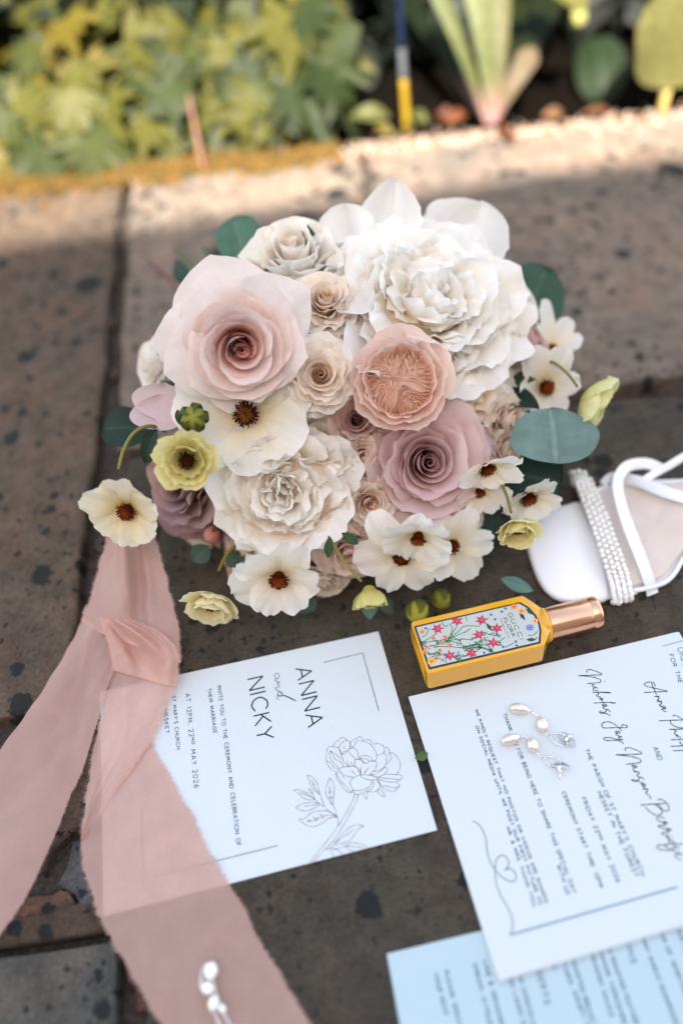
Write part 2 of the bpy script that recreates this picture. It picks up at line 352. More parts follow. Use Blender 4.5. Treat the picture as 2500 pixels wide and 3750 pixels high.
def bud(b, body, sepal, tipc, n=5, squash=1.0, sep=.9):
    rng = b.rng; V = []
    for i in range(11):
        a = math.pi * i / 10
        for j in range(30):
            t = 2 * math.pi * j / 30; k = 1 - .10 * abs(math.cos(2.5 * t)) ** 6; V.append((math.sin(a) * math.cos(t) * .8 * k, math.sin(a) * math.sin(t) * .8 * k, .8 - math.cos(a) * .85))
    V = np.array(V); q = np.clip(V[:, 2:3] / 1.6, 0, 1); b.core.add(V * b.s, gf(11, 30, cv=True), lerp(np.array(body)[None, :], np.array(tipc)[None, :], q), np.zeros((len(V), 2)))
    for j in range(n):
        b.p(L=2.35 * sep, W=.46, phi0=96, phi1=-52 if sep > .8 else 5, r0=.0, z0=-.08, k=1, wide=.45, top=.25, n=1.5, point=.2, th=j * 2 * math.pi / n, col=(sepal, sepal, lerp(sepal, body, .4)), nu=10, nv=7, tip=.08, rmin=.3)
    return b
# ------------------------------------------------------------------ the terrace: stone slabs, open joints, garden bed
def stone_mat():
    m, nt, b, n, l = newmat('sandstone')
    tc = N(nt, 'TexCoord'); vc = N(nt, 'VertexColor'); vc.layer_name = 'Col'
    def noise(s, d=6, r=.6, dist=0.0):
        x = N(nt, 'TexNoise'); x.inputs['Scale'].default_value = s; x.inputs['Detail'].default_value = d; x.inputs['Roughness'].default_value = r; x.inputs['Distortion'].default_value = dist; l.new(tc.outputs['Object'], x.inputs[0]); return x
    n1, n2, n3 = noise(7, 4), noise(45, 8, .7), noise(420, 4, .7)
    c = mixc(nt, vc.outputs[0], ramp(nt, n1.outputs[0], [(.3, (.78, .80, .84)), (.7, (1.18, 1.12, 1.05))]).outputs[0], mode='MULTIPLY')
    c = mixc(nt, c, ramp(nt, n2.outputs[0], [(.28, .5), (.5, 1.0), (.75, 1.45)]).outputs[0], mode='MULTIPLY')
    c = mixc(nt, c, ramp(nt, n3.outputs[0], [(.3, .66), (.7, 1.3)]).outputs[0], mode='MULTIPLY')
    c = mixc(nt, c, ramp(nt, noise(13, 5, .65, .4).outputs[0], [(.35, (1.06, .96, .90)), (.5, (1, 1, 1)), (.68, (.80, .86, .86))]).outputs[0], mode='MULTIPLY')
    # black lichen: ragged round patches of very different size
    wn = noise(190, 5, .7); wadd = N(nt, 'VectorMath', operation='MULTIPLY_ADD'); l.new(wn.outputs[1], wadd.inputs[0]); wadd.inputs[1].default_value = (.013, .013, .013); l.new(tc.outputs['Object'], wadd.inputs[2])
    clus = noise(9, 2)
    masks = []
    for sc_, lo in ((21, .30), (50, .30), (130, .30)):
        v = N(nt, 'TexVoronoi'); v.inputs['Scale'].default_value = sc_; v.inputs['Randomness'].default_value = 1.0; v.voronoi_dimensions = '2D'; l.new(wadd.outputs[0], v.inputs[0])
        sp = N(nt, 'SeparateColor'); l.new(v.outputs['Color'], sp.inputs[0])
        rad = N(nt, 'Math', operation='POWER'); l.new(sp.outputs[0], rad.inputs[0]); rad.inputs[1].default_value = 2.2
        r2 = N(nt, 'Math', operation='MULTIPLY'); l.new(rad.outputs[0], r2.inputs[0]); r2.inputs[1].default_value = lo
        cl = ramp(nt, clus.outputs[0], [(.38, .25), (.62, 1.35)]); r3 = N(nt, 'Math', operation='MULTIPLY'); l.new(r2.outputs[0], r3.inputs[0]); l.new(cl.outputs[0], r3.inputs[1])
        df = N(nt, 'Math', operation='SUBTRACT'); l.new(r3.outputs[0], df.inputs[0]); l.new(v.outputs['Distance'], df.inputs[1])
        rr = ramp(nt, df.outputs[0], [(0.0, 0.0), (.022, 1.0)]); masks.append(rr.outputs[0])
    mk = masks[0]
    for x in masks[1:]:
        mm = N(nt, 'Math', operation='MAXIMUM'); l.new(mk, mm.inputs[0]); l.new(x, mm.inputs[1]); mk = mm.outputs[0]
    fm = N(nt, 'Math', operation='MULTIPLY'); l.new(mk, fm.inputs[0]); fm.inputs[1].default_value = .92
    c = mixc(nt, c, (.016, .019, .020), fm.outputs[0])
    # pale scuffs
    n4 = noise(16, 9, .75, .6); sf = ramp(nt, n4.outputs[0], [(.62, 0.0), (.74, .45)]); c = mixc(nt, c, (.30, .26, .22), sf.outputs[0])
    l.new(c, b.inputs['Base Color']); b.inputs['Specular IOR Level'].default_value = .14
    l.new(ramp(nt, n2.outputs[0], [(.3, .62), (.7, .9)]).outputs[0], b.inputs['Roughness'])
    h = N(nt, 'Math', operation='MULTIPLY_ADD'); l.new(n2.outputs[0], h.inputs[0]); h.inputs[1].default_value = 2.5; l.new(n3.outputs[0], h.inputs[2])
    h2 = N(nt, 'Math', operation='MULTIPLY_ADD'); l.new(n4.outputs[0], h2.inputs[0]); h2.inputs[1].default_value = 4; l.new(h.outputs[0], h2.inputs[2])
    bump(nt, b, h2.outputs[0], .9, .0014)
    return m
M_STONE = stone_mat()
M_SOIL = plain('shade_toned_soil', (.0045, .0035, .0028), 1.0, spec=.0, noise=.5, nscale=120, bmp=.8)  # darker than real soil: shade over the bed put into its colour
M_JOINT = plain('joint_earth', (.050, .038, .030), .95, noise=.6, nscale=260, bmp=.9)
M_WALL = plain('shade_wall_render', (.34, .29, .25), .9, noise=.1, nscale=8)

def tagk(o, kind): o['kind'] = kind; return o
tagk(mesh('ground', [(-1500, -1500, -4), (1500, -1500, -4), (1500, 1500, -4), (-1500, 1500, -4)], [(0, 1, 2, 3)], M_SOIL), 'structure')
# unseen wall added behind the camera, shaped so its shade ends on the far slabs
MB_ = MB()
WY, WH = -230.0, 382.5
def boxv(x0, x1, y0, y1, z0, z1):
    V = [(x, y, z) for z in (z0, z1) for y in (y0, y1) for x in (x0, x1)]
    return V, [(0, 2, 3, 1), (4, 5, 7, 6), (0, 1, 5, 4), (2, 6, 7, 3), (0, 4, 6, 2), (1, 3, 7, 5)]
MB_.add(*boxv(-700, 700, WY - 30, WY, -4, WH)); _a = math.radians(2.2); MB_.V[0] = MB_.V[0] @ np.array([[math.cos(_a), math.sin(_a), 0], [-math.sin(_a), math.cos(_a), 0], [0, 0, 1]]); hw = MB_.build('shade_wall', M_WALL, smooth=False); tagk(hw, 'structure')

path = tagk(mesh('terrace_path', [(-120, -200, -1.8), (120, -200, -1.8), (120, 97, -1.8), (-120, 97, -1.8)], [(0, 1, 2, 3)], M_JOINT), 'structure')
def slab(poly, tint, seed, top=0.0, deep=3.0, bev=.35, jit=.14, name='paving_slab', step=2.5, dome=0.0, parent=path, mat=None):
    rng = np.random.default_rng(seed); poly = np.array(poly, float); P = []
    for i in range(len(poly)):
        a, b = poly[i], poly[(i + 1) % len(poly)]; n = max(2, int(np.linalg.norm(b - a) / step))
        for k in range(n): P.append(a + (b - a) * k / n + rng.normal(0, jit, 2))
    P = np.array(P); c = P.mean(0); n = len(P)
    # inward direction from neighbouring points
    T = np.roll(P, -1, 0) - np.roll(P, 1, 0); Nn = np.stack([-T[:, 1], T[:, 0]], 1); Nn /= np.linalg.norm(Nn, axis=1)[:, None] + 1e-9
    if np.mean(np.sum(Nn * (c - P), 1)) < 0: Nn = -Nn
    rows = []
    zj = rng.normal(0, .03, n)
    for ins, z in ((0, -deep), (0, -bev), (bev * .3, -bev * .3), (bev, 0)):
        rows.append(np.column_stack([P + Nn * ins, np.full(n, top + z) + zj * (z > -deep)]))
    V = np.concatenate(rows); F = gf(4, n, cv=True)
    F = [f if np.cross(P[1] - P[0], c - P[0]) > 0 else f[::-1] for f in F]
    if dome:
        V = np.vstack([V, [c[0] + rng.normal(0, .2), c[1], top + dome]]); F += [(3 * n + i, 3 * n + (i + 1) % n, 4 * n) for i in range(n)]
    else: F.append(tuple(range(3 * n, 4 * n)))
    o = mesh(name, V, F, mat or M_STONE, parent, tint, smooth=False); return o
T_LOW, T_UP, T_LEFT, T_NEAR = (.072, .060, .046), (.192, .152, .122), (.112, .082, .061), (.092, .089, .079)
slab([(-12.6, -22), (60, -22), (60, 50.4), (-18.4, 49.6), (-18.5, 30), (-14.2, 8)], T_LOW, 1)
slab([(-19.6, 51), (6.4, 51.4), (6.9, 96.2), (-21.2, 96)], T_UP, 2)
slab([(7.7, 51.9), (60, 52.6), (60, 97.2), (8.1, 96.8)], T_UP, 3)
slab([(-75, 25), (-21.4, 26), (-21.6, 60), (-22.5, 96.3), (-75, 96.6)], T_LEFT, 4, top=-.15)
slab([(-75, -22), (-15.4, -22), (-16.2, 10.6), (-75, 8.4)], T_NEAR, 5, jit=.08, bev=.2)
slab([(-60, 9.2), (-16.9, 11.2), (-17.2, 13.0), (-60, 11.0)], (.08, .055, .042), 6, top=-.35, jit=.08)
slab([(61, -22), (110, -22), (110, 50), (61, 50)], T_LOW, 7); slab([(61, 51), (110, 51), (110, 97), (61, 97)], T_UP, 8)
# rubble packed into the wide joint
slab([(-19.9, 16.6), (-17.4, 17.6), (-15.6, 15.2), (-15.9, 12.8), (-18.0, 12.4), (-20.2, 14.4)], (.085, .08, .08), 11, top=-.5, jit=.22, step=.9, dome=.35, name='rubble_stone', bev=.4)
slab([(-23.2, 13.4), (-20.2, 14.3), (-19.3, 13.0), (-20.6, 11.9), (-23.8, 11.8)], (.15, .085, .06), 12, top=-.6, jit=.2, step=.9, dome=.4, name='rubble_stone', bev=.4)
slab([(-22.2, 15.8), (-20.4, 17.4), (-18.2, 18.4), (-17.4, 21.6), (-18.2, 25), (-20.8, 25), (-23.5, 19)], (.12, .085, .066), 13, top=-.5, jit=.25, step=1.0, dome=.2, name='rubble_stone', bev=.4)
slab([(-15.1, 5.4), (-13.6, 5.6), (-13.2, 3.0), (-14.9, 2.6)], (.17, .10, .08), 14, top=-.7, jit=.2, step=.8, dome=.3, name='rubble_stone')
slab([(-15.6, 9.6), (-14.6, 9.9), (-14.1, 7.0), (-15.2, 6.4)], (.10, .06, .05), 15, top=-.8, jit=.2, step=.8, dome=.3, name='rubble_stone')
for k, (x, y, s) in enumerate(((-20.6, 33, .7), (-20.3, 41, .8), (-20.8, 47, .6), (-20.6, 55, .7), (-20.9, 62, .8), (-21.6, 70, .7), (-22.2, 79, .8), (-22.4, 88, .7), (7.2, 60, .5), (7.3, 78, .5), (30, 51.6, .5), (44, 51.8, .5))):
    a = [(x + s * math.cos(t) * .8, y + s * math.sin(t) * 1.3) for t in np.linspace(0, 2 * math.pi, 7)[:-1]]
    slab(a, (.12, .09, .075), 20 + k, top=-.9, jit=.1, step=.9, dome=.3, name='joint_stone', deep=1.2)
# grit swept along the bed's edge, moss on the left of it
def grit(name, n, xf, yf, sf, cols, mat, seed, sq=.7, z0=0.0):
    rng = np.random.default_rng(seed); mb = MB()
    for i in range(n):
        x, y = xf(rng), yf(rng); s = sf(rng); V, F = blob((x, y, z0 + s * sq * .4), (s, s * rng.uniform(.6, 1), s * sq), axes((rng.normal(0, .2), rng.normal(0, .2), 1), rng.uniform(0, 6)), nu=3, nv=5)
        mb.add(V, F, np.array(cols[rng.integers(len(cols))]) * rng.uniform(.75, 1.2))
    o = mb.build(name, mat); o['kind'] = 'stuff'; return o
M_GRIT = thin('grit', rough=.8, trans=0, vein=0); M_MOSS = thin('moss_fronds', rough=.9, trans=.25, vein=.1)
grit('gravel', 1500, lambda r: r.uniform(2, 55), lambda r: 96.6 + r.normal(0, 1.0), lambda r: r.uniform(.08, .3), [(.34, .24, .18), (.45, .36, .30), (.28, .14, .08), (.4, .34, .28), (.2, .12, .08)], M_GRIT, 5)
grit('gravel', 260, lambda r: r.uniform(-60, 2), lambda r: 97.5 + r.normal(0, 1.0), lambda r: r.uniform(.12, .4), [(.3, .2, .14), (.2, .13, .09)], M_GRIT, 6)
def moss():
    rng = np.random.default_rng(8); mb = MB()
    for i in range(4200):
        x = rng.uniform(-48, 4.5); y = 96.6 + rng.normal(0, 1.15) + .6 * math.sin(x * .45) - .02 * (x + 20); h = rng.uniform(.4, 1.3); d = rng.normal(0, .35, 2); w = rng.uniform(.09, .2)
        a = rng.uniform(0, 6.28); p = np.array([x, y, 0]); q = np.array([math.cos(a), math.sin(a), 0]) * w
        c = np.array([(.26, .13, .03), (.20, .12, .03), (.15, .12, .04), (.30, .18, .05)][rng.integers(4)]) * rng.uniform(.7, 1.15)
        mb.add([p - q, p + q, p + [d[0] * h, d[1] * h, h]], [(0, 1, 2)], c)
        if i % 4 == 0: V, F = blob((x, y, .12), (.7, .5, .4), nu=3, nv=6); mb.add(V, F, c * .6)
    o = mb.build('moss', M_MOSS, smooth=False); o['kind'] = 'stuff'
moss()
# ------------------------------------------------------------------ the bouquet
B_C = at(788, 930, 67.0); B_R, B_H, B_D = 15.6, 9.6, 67.0
def gdep(px, py): return float((on(px, py, 0) - C_O) @ C_F)
def dome(px, py, lift=0.0, tilt=1.0, push=0.0):
    """place and facing of a bloom in the bouquet's dome"""
    a = (px - 788) * 1.5944 / FPX * 62; b = -(py - 930) * 1.5944 / FPX * 62
    rho = min(.97, math.hypot(a, b) / B_R); q = math.sqrt(1 - rho * rho)
    dep = min(B_D - B_H * q - lift, gdep(px, py) - 2.0)
    n = unit(C_R * a / B_R * tilt + C_U * b / B_R * tilt - C_F * (.55 * q + .42))
    return at(px, py, dep + push), n
_bg = on(788, 1010, 0)
bouquet = empty('bridal_bouquet', (_bg[0], _bg[1], 0), label='round bridal bouquet of blush roses, white peonies and cream ranunculus on the slabs', cat='bouquet')
WHT = (lin(252, 240, 224), lin(254, 249, 241), lin(255, 253, 249))
CRM = (lin(250, 228, 206), lin(252, 240, 226), lin(254, 248, 240))
BLS = lambda k=1: None
def B(kind, px, py, size, seed, lift=0., tilt=1., spin=0., n=None, dep=None, push=0., label=None):
    c, nn = dome(px, py, lift, tilt, push)
    if dep is not None: c = at(px, py, dep)
    if n is not None: nn = unit(n[0] * C_R + n[1] * C_U - n[2] * C_F)
    c = c - nn * size * {'rose': .55, 'peony': .55, 'garden_rose': .5}.get(kind, .1)
    return Bloom(kind, c, nn, size, seed, bouquet, spin, label)
# large roses
rose(B('rose', 554, 802, 4.45, 3, dep=53.8, n=(.2, -.42, 1), spin=.5, label='large blush rose with deep pink coiled centre'), lin(160, 70, 66), lin(236, 180, 165), lin(247, 228, 221), lin(250, 241, 238), turns=2.4, asym=.05, zc=-.07, pointy=.2, ruff=.028, crum=.014).done()
rose(B('rose', 985, 1062, 5.0, 4, lift=1.0, n=(.12, -.12, 1), spin=1.2, label='dusty mauve rose'), lin(168, 104, 108), lin(216, 174, 173), lin(233, 206, 204), lin(236, 214, 212), zc=-.1, turns=1.6, pointy=.1, ruff=.05, crum=.03).done()
folded(B('garden_rose', 920, 875, 3.35, 5, lift=1.5, n=(-.05, .02, 1), spin=.4, label='peach garden rose packed with folded petals'), lin(255, 230, 212), lin(255, 225, 206), lin(255, 246, 240), lin(253, 230, 218)).done()
# peonies
ruffled(B('peony', 990, 690, 7.3, 6, lift=.8, n=(.2, .25, 1), spin=.3, label='white peony, torn ruffled centre with yellow depths'), lin(253, 236, 208), lin(255, 251, 243), lin(255, 254, 252), n=156, deep=lin(248, 216, 140), size=.36, rad=1.0, dome=.66, guard=9, gL=1.14, gW=.52, g0=66, g1=72, gcol=WHT, gjag=.03).done()
ruffled(B('peony', 652, 1130, 5.2, 7, lift=.8, n=(-.02, -.2, 1), spin=.9, label='ivory peony with quilted centre'), lin(253, 236, 214), lin(254, 248, 238), lin(255, 253, 248), n=130, size=.38, rad=1.12, dome=.62, guard=9, gL=1.1, gW=.55, g0=74, g1=50, jag=.065, gcol=WHT).done()
rose(B('rose', 672, 575, 5.0, 8, lift=.6, n=(-.1, .55, .9), spin=.2, label='white rose at the back of the bouquet'), lin(248, 238, 226), *WHT, turns=1.4, ruff=.09, crum=.035, pointy=.02).done()
# ivory drapery below the butterfly bloom
dr = B('rose', 730, 1010, 4.4, 9, lift=-1.2, n=(.05, .1, 1), spin=2.2, label='wide white rose under the flat open bloom'); rose(dr, lin(236, 222, 206), *WHT, turns=1.2, ruff=.05, crum=.03, layers=5).done()
# spray roses
rose(B('spray_rose', 735, 862, 2.95, 10, lift=.4, n=(.05, -.1, 1)), *[lin(238, 200, 168)] + list(CRM)[:2] + [CRM[2]], turns=1.2, layers=5, ruff=.06, crum=.045, pointy=0).done()
rose(B('spray_rose', 742, 705, 2.9, 11, lift=-.2, n=(.1, .3, 1), spin=2), lin(238, 200, 168), *CRM, turns=1.3, layers=5, ruff=.07, crum=.045, pointy=0).done()
rose(B('spray_rose', 815, 795, 2.0, 12, lift=-1.6, n=(.2, .1, 1), spin=1), lin(170, 120, 95), lin(216, 188, 166), *CRM[1:], turns=1, layers=4, ruff=.06, crum=.05).done()
rose(B('spray_rose', 816, 966, 2.2, 13, lift=-1.2, n=(0, -.1, 1), spin=1), lin(120, 62, 55), lin(196, 150, 138), lin(222, 190, 178), lin(226, 200, 190), turns=1.2, layers=4, ruff=.06, crum=.05).done()
rose(B('spray_rose', 845, 1150, 2.7, 14, lift=-1.3, n=(.1, -.2, 1), spin=.4), lin(240, 210, 184), *CRM, turns=1.2, layers=5, ruff=.1, crum=.06).done()
ruffled(B('peony', 1090, 890, 3.4, 15, lift=-.3, n=(.4, 0, 1), label='cream ruffled bloom beside the peach rose'), lin(238, 205, 165), lin(248, 228, 205), lin(250, 242, 230), n=80, size=.38, rad=.8, dome=.5, guard=7, gL=.95, gW=.45, g0=60, g1=80, jag=.08, gcol=CRM).done()
ruffled(B('peony', 1140, 850, 3.3, 16, lift=-.9, n=(.6, 0, 1)), lin(244, 220, 190), lin(250, 238, 222), lin(252, 246, 238), n=70, size=.38, rad=.8, dome=.5, guard=7, gL=.95, gW=.45, g0=60, g1=80, jag=.08, gcol=WHT).done()
rose(B('spray_rose', 800, 1248, 3.0, 18, lift=-.8, n=(.1, -.5, .9)), lin(210, 160, 140), lin(238, 206, 190), lin(246, 226, 214), lin(248, 234, 224), turns=1.2, layers=5, ruff=.08, crum=.05).done()
rose(B('rose', 650, 1325, 4.7, 19, lift=-1.4, n=(-.1, -.55, .9), label='pale pink rose at the foot of the bouquet'), lin(190, 110, 100), lin(222, 176, 164), lin(232, 196, 186), lin(228, 188, 178), turns=1.2, ruff=.09, crum=.04).done()
rose(B('rose', 408, 1118, 4.3, 20, lift=.9, n=(-.55, -.15, .85), label='dark lavender rose'), lin(96, 44, 54), lin(176, 130, 134), lin(204, 172, 172), lin(190, 152, 154), turns=1.5, ruff=.08, crum=.05).done()
rose(B('rose', 440, 1195, 4.0, 21, lift=-2, n=(-.5, -.5, .6), label='shaded cream rose low on the left'), lin(200, 170, 140), lin(232, 214, 196), *CRM[1:], turns=1, layers=6, ruff=.1, crum=.05).done()
rose(B('rose', 1050, 975, 3.0, 22, lift=-.9, n=(.5, .2, .9)), lin(170, 100, 100), lin(215, 170, 168), lin(228, 196, 194), lin(232, 205, 202), turns=1, layers=6, ruff=.09, crum=.04).done()
rose(B('spray_rose', 1195, 790, 2.4, 23, n=(.8, .4, .6), lift=-1), lin(150, 90, 90), lin(205, 165, 160), lin(222, 190, 186), lin(228, 200, 196), turns=1, layers=5, ruff=.08).done()
rose(B('spray_rose', 372, 835, 2.6, 24, n=(-.8, .1, .5), lift=-3.2), lin(226, 206, 190), *WHT, turns=1, layers=5, ruff=.08).done()
rose(B('spray_rose', 1150, 960, 2.4, 35, n=(.7, -.2, .8), lift=-1.6), lin(200, 170, 140), *CRM, turns=1, layers=5, ruff=.08).done()
# flat open butterfly ranunculus; nodding yellow ones
BI, BM, BO = lin(242, 222, 170), lin(252, 248, 238), lin(253, 252, 249)
def bf(px, py, size, seed, **k):
    kk = {a: k.pop(a) for a in list(k) if a in ('lift', 'tilt', 'spin', 'n', 'dep', 'label')}
    b = B('butterfly_ranunculus', px, py, size, seed, **kk); k.setdefault('c', (BI, BM, BO)); c = k.pop('c'); return butterfly(b, *c, **k).done()
RUST = (lin(165, 72, 22), lin(110, 42, 14), lin(190, 92, 34))
bf(565, 950, 4.5, 31, dep=57.2, n=(-.02, -.15, 1), er=.15, W=.58, f0=72, f1=88, second=2, spin=.6, label='large flat white bloom with dark rust eye')
YC = (lin(236, 206, 130), lin(246, 236, 206), lin(249, 244, 226))
bf(292, 1172, 3.1, 32, dep=55.5, n=(-.12, -.45, .9), c=YC, cols=RUST, er=.2, f0=48, f1=70, W=.5, spin=.4)
bf(640, 1328, 3.4, 33, dep=57.2, n=(0, -.55, .85), cols=RUST, er=.18, f0=58, f1=74, W=.5, ruff=.08)
bf(960, 1234, 2.9, 34, dep=56.8, n=(-.1, -.8, .6), cols=RUST, er=.2, f0=52, f1=66, W=.46, ruff=.09, jag=.05)
bf(922, 1278, 3.2, 36, dep=58.4, n=(-.1, -.35, .95), cols=(RUST[1], lin(80, 32, 14), RUST[0]), er=.19, f0=64, f1=104, W=.42)
bf(1036, 1254, 3.0, 37, dep=59.5, n=(.15, -.1, 1), cols=(RUST[1], lin(80, 32, 14), RUST[0]), er=.17, f0=66, f1=92, W=.42, jag=.05)
bf(1118, 1075, 2.5, 38, dep=57.5, n=(.25, -.75, .7), cols=RUST, er=.2, f0=45, f1=66, W=.45)
bf(1212, 1142, 2.5, 39, dep=60.5, n=(.2, -.7, .7), cols=RUST, er=.22, f0=48, f1=66, W=.45, jag=.05)
bf(1252, 888, 3.0, 40, dep=64, n=(.2, -.3, .9), cols=RUST, er=.17, f0=58, f1=76, W=.44)
bf(1268, 800, 3.1, 41, dep=66, n=(.3, .6, .7), cols=RUST, er=.1, f0=40, f1=60, W=.32)
bf(1100, 1130, 2.2, 42, dep=59.6, n=(.1, -.6, .7), cols=RUST, er=.15, f0=52, f1=66, W=.42)
YL = (lin(206, 190, 100), lin(234, 222, 150), lin(242, 234, 180))
def yel(px, py, size, seed, c=YL, close=0, **k): return cupflower(B('yellow_ranunculus', px, py, size, seed, **k), *c, close=close).done()
yel(432, 1056, 2.3, 43, dep=54.2, n=(.05, -.2, 1))
yel(488, 1378, 2.3, 44, c=(lin(226, 196, 110), lin(244, 232, 180), lin(248, 240, 205)), dep=58.5, n=(-.1, -.75, .6))
yel(1345, 912, 2.7, 45, c=(lin(206, 200, 110), lin(234, 228, 160), lin(242, 238, 190)), dep=61.5, n=(.75, -.5, .3), close=20)
yel(1185, 1206, 1.8, 46, dep=56.5, n=(.1, -.75, .6), close=15)
def budf(px, py, size, seed, body, sepal, tipc, **k):
    kk = {a: k.pop(a) for a in list(k) if a in ('lift', 'tilt', 'spin', 'n', 'dep', 'label')}
    return bud(B('flower_bud', px, py, size, seed, **kk), body, sepal, tipc, **k).done()
cupflower(B('yellow_ranunculus', 848, 1358, 1.75, 47, dep=57.5, n=(.1, -.9, .15), label='closed drooping yellow ranunculus'), lin(196, 184, 96), lin(222, 212, 130), lin(236, 228, 160), rings=3, eyecol=False, close=45).done()
GB, GS = lin(120, 126, 58), lin(74, 92, 44)
budf(447, 960, 1.0, 48, lin(96, 108, 48), lin(78, 98, 50), lin(176, 172, 84), dep=55, n=(.1, -.1, 1), sep=1.0)
budf(957, 1387, 1.05, 49, lin(170, 162, 60), lin(92, 98, 40), lin(190, 184, 80), dep=59.8, n=(0, -.7, .7), sep=.85)
budf(1008, 1363, .95, 50, lin(130, 128, 50), lin(84, 92, 38), lin(150, 150, 60), dep=60.8, n=(.1, -.6, .7), sep=.85)
budf(500, 1215, .8, 51, lin(190, 110, 100), lin(90, 92, 60), lin(236, 170, 150), dep=62, n=(-.6, -.6, .3), sep=.6)
# a folded mauve guard petal at the left
bl = B('rose_petal', 420, 935, 4.4, 52, dep=57.5, n=(-.5, .1, .8)); bl.core.add(*blob((0, 0, 0), .2), lin(200, 160, 175))
for q in (0, .35): bl.p(L=1, W=.33, phi0=86, phi1=72, k=.9, rmin=.3, wide=.4, top=.5, n=1.8, curl=-.05, tip=-.12, th=math.pi * .98 - q, col=(lin(214, 186, 190), lin(228, 206, 208), lin(234, 216, 217)), nu=16, nv=13)
bl.done()
# stems
SG = lin(118, 112, 44)
def stem(pts, r=.13, c=SG, name='stem', r1=None):
    P = spline([at(*p) for p in pts], 22); n = len(P); V, F = tube(P, np.linspace(r, r1 or r * .85, n), 8)
    return mesh(name, V, F, M_STEM, bouquet, c, np.stack([np.tile(np.arange(8) / 8, n), np.repeat(np.arange(n) / n, 8)], 1))
stem([(380, 990, 60), (345, 978, 58), (310, 992, 57), (285, 1030, 56.5), (272, 1078, 56)], .14, lin(132, 126, 62))
stem([(398, 996, 58), (412, 1000, 56.6), (436, 985, 55.8), (447, 975, 55.4)], .1, SG); stem([(415, 1000, 57), (422, 1030, 56)], .1, SG)
stem([(590, 1225, 62), (548, 1248, 60), (520, 1275, 59.5), (502, 1312, 59)], .14, lin(120, 104, 36))
stem([(752, 1226, 59), (764, 1248, 58), (790, 1290, 57.6), (830, 1336, 57.4)], .13, lin(140, 132, 64))
stem([(1190, 842, 66), (1225, 826, 64), (1265, 830, 63), (1300, 855, 62), (1326, 888, 61.6)], .13, lin(128, 122, 64))
stem([(1112, 1078, 61), (1140, 1098, 59), (1160, 1130, 57.6), (1174, 1178, 57)], .13, lin(128, 120, 58))
stem([(1070, 1300, 63), (1110, 1316, 61.5), (1150, 1330, 61)], .06, lin(70, 80, 60))
stem([(420, 720, 75), (400, 655, 76), (338, 598, 77)], .16, lin(120, 72, 68)); stem([(470, 650, 74), (430, 600, 76), (405, 574, 77)], .2, lin(86, 100, 62)); stem([(520, 640, 74), (490, 600, 75), (468, 568, 76)], .2, lin(70, 88, 60))
stem([(600, 560, 72), (590, 525, 73), (585, 505, 73.5)], .2, lin(80, 96, 66))
# leaves: outline given where the leaf is seen, each with its own midrib, fold and thickness
def leaf(p0, p1, wd, c, name='eucalyptus_leaf', fold=.12, bend=.08, n=(0, 0, 1), shape=(.55, .75), mat=None, parent=None, serr=0., seed=1, rib=None, point=.1):
    A, Bp = np.asarray(p0, float), np.asarray(p1, float); ax = Bp - A; L = np.linalg.norm(ax); ax = ax / L
    nn = unit(n[0] * C_R + n[1] * C_U - n[2] * C_F); sd = unit(np.cross(nn, ax)); nn = np.cross(ax, sd); rng = np.random.default_rng(seed)
    nu, nv = 26, 21; V, C, UV = [], [], []; ph = rng.uniform(0, 6, 3); c = np.array(c, float); rib = c * 1.3 + .02 if rib is None else np.array(rib)
    for i in range(nu):
        t = (1 - math.cos(math.pi * i / (nu - 1))) / 2; tt = t ** (math.log(.5) / math.log(shape[0])); w = wd * ((max(0, 1 - abs(2 * tt - 1) ** (2.3 if shape[1] <= .5 else 1.7))) ** (.5 if shape[1] <= .5 else .8)) + .01
        for j in range(nv):
            v = 2 * j / (nv - 1) - 1; q = fold * wd * abs(v) + bend * L * math.sin(math.pi * t) + .04 * wd * math.sin(3 * t * math.pi + ph[0] + 2 * v) * abs(v)
            e = 1 + .03 * math.sin(9 * t + ph[1] + (3 if v > 0 else 0)) + serr * rng.normal()
            V.append(A + ax * L * t + sd * v * w * e + nn * q); C.append(rib if j == nv // 2 and i < nu - 2 else c * (1 + .06 * math.sin(5 * v + ph[2]))); UV.append((v * .5 + .5, t))
    V = np.array(V); return mesh(name, V, gf(nu, nv), mat or M_EUC, parent or bouquet, np.array(C), np.array(UV))
EU = lin(112, 138, 131); ED = lin(38, 62, 52)
leaf(at(1262, 938, 60.5), at(1276, 1066, 59.5), 3.3, EU, n=(.1, .15, 1), shape=(.55, .42), bend=.05, seed=3, fold=.06)
leaf(at(1180, 765, 69), at(1255, 615, 70), 2.6, lin(56, 84, 68), n=(.3, .3, 1), shape=(.5, .5), seed=4); leaf(at(1185, 700, 69.5), at(1262, 740, 70), 2.4, lin(50, 78, 62), n=(.3, .3, 1), shape=(.6, .5), seed=14)
leaf(at(580, 630, 69), at(535, 500, 70), 2.0, lin(80, 112, 94), n=(-.2, .2, 1), shape=(.6, .48), seed=5)
leaf(at(350, 985, 62), at(236, 985, 63), 1.6, lin(34, 54, 44), n=(0, .2, 1), shape=(.5, .5), seed=6)
leaf(at(1150, 1085, 64), at(1290, 1110, 63), 3.0, ED, n=(.3, 0, 1), shape=(.55, .5), seed=7)
leaf(at(1060, 1180, 63), at(1118, 1262, 62.5), 2.1, lin(42, 70, 62), n=(.1, -.1, 1), shape=(.55, .5), seed=8)
leaf(at(1150, 1328, 61), at(1224, 1358, 60.3), .5, lin(100, 136, 128), n=(0, 0, 1), shape=(.5, .8), seed=9)
leaf(at(848, 1376, 60.5), at(848, 1424, 60), .62, lin(84, 116, 104), n=(0, 0, 1), shape=(.4, .6), seed=10)
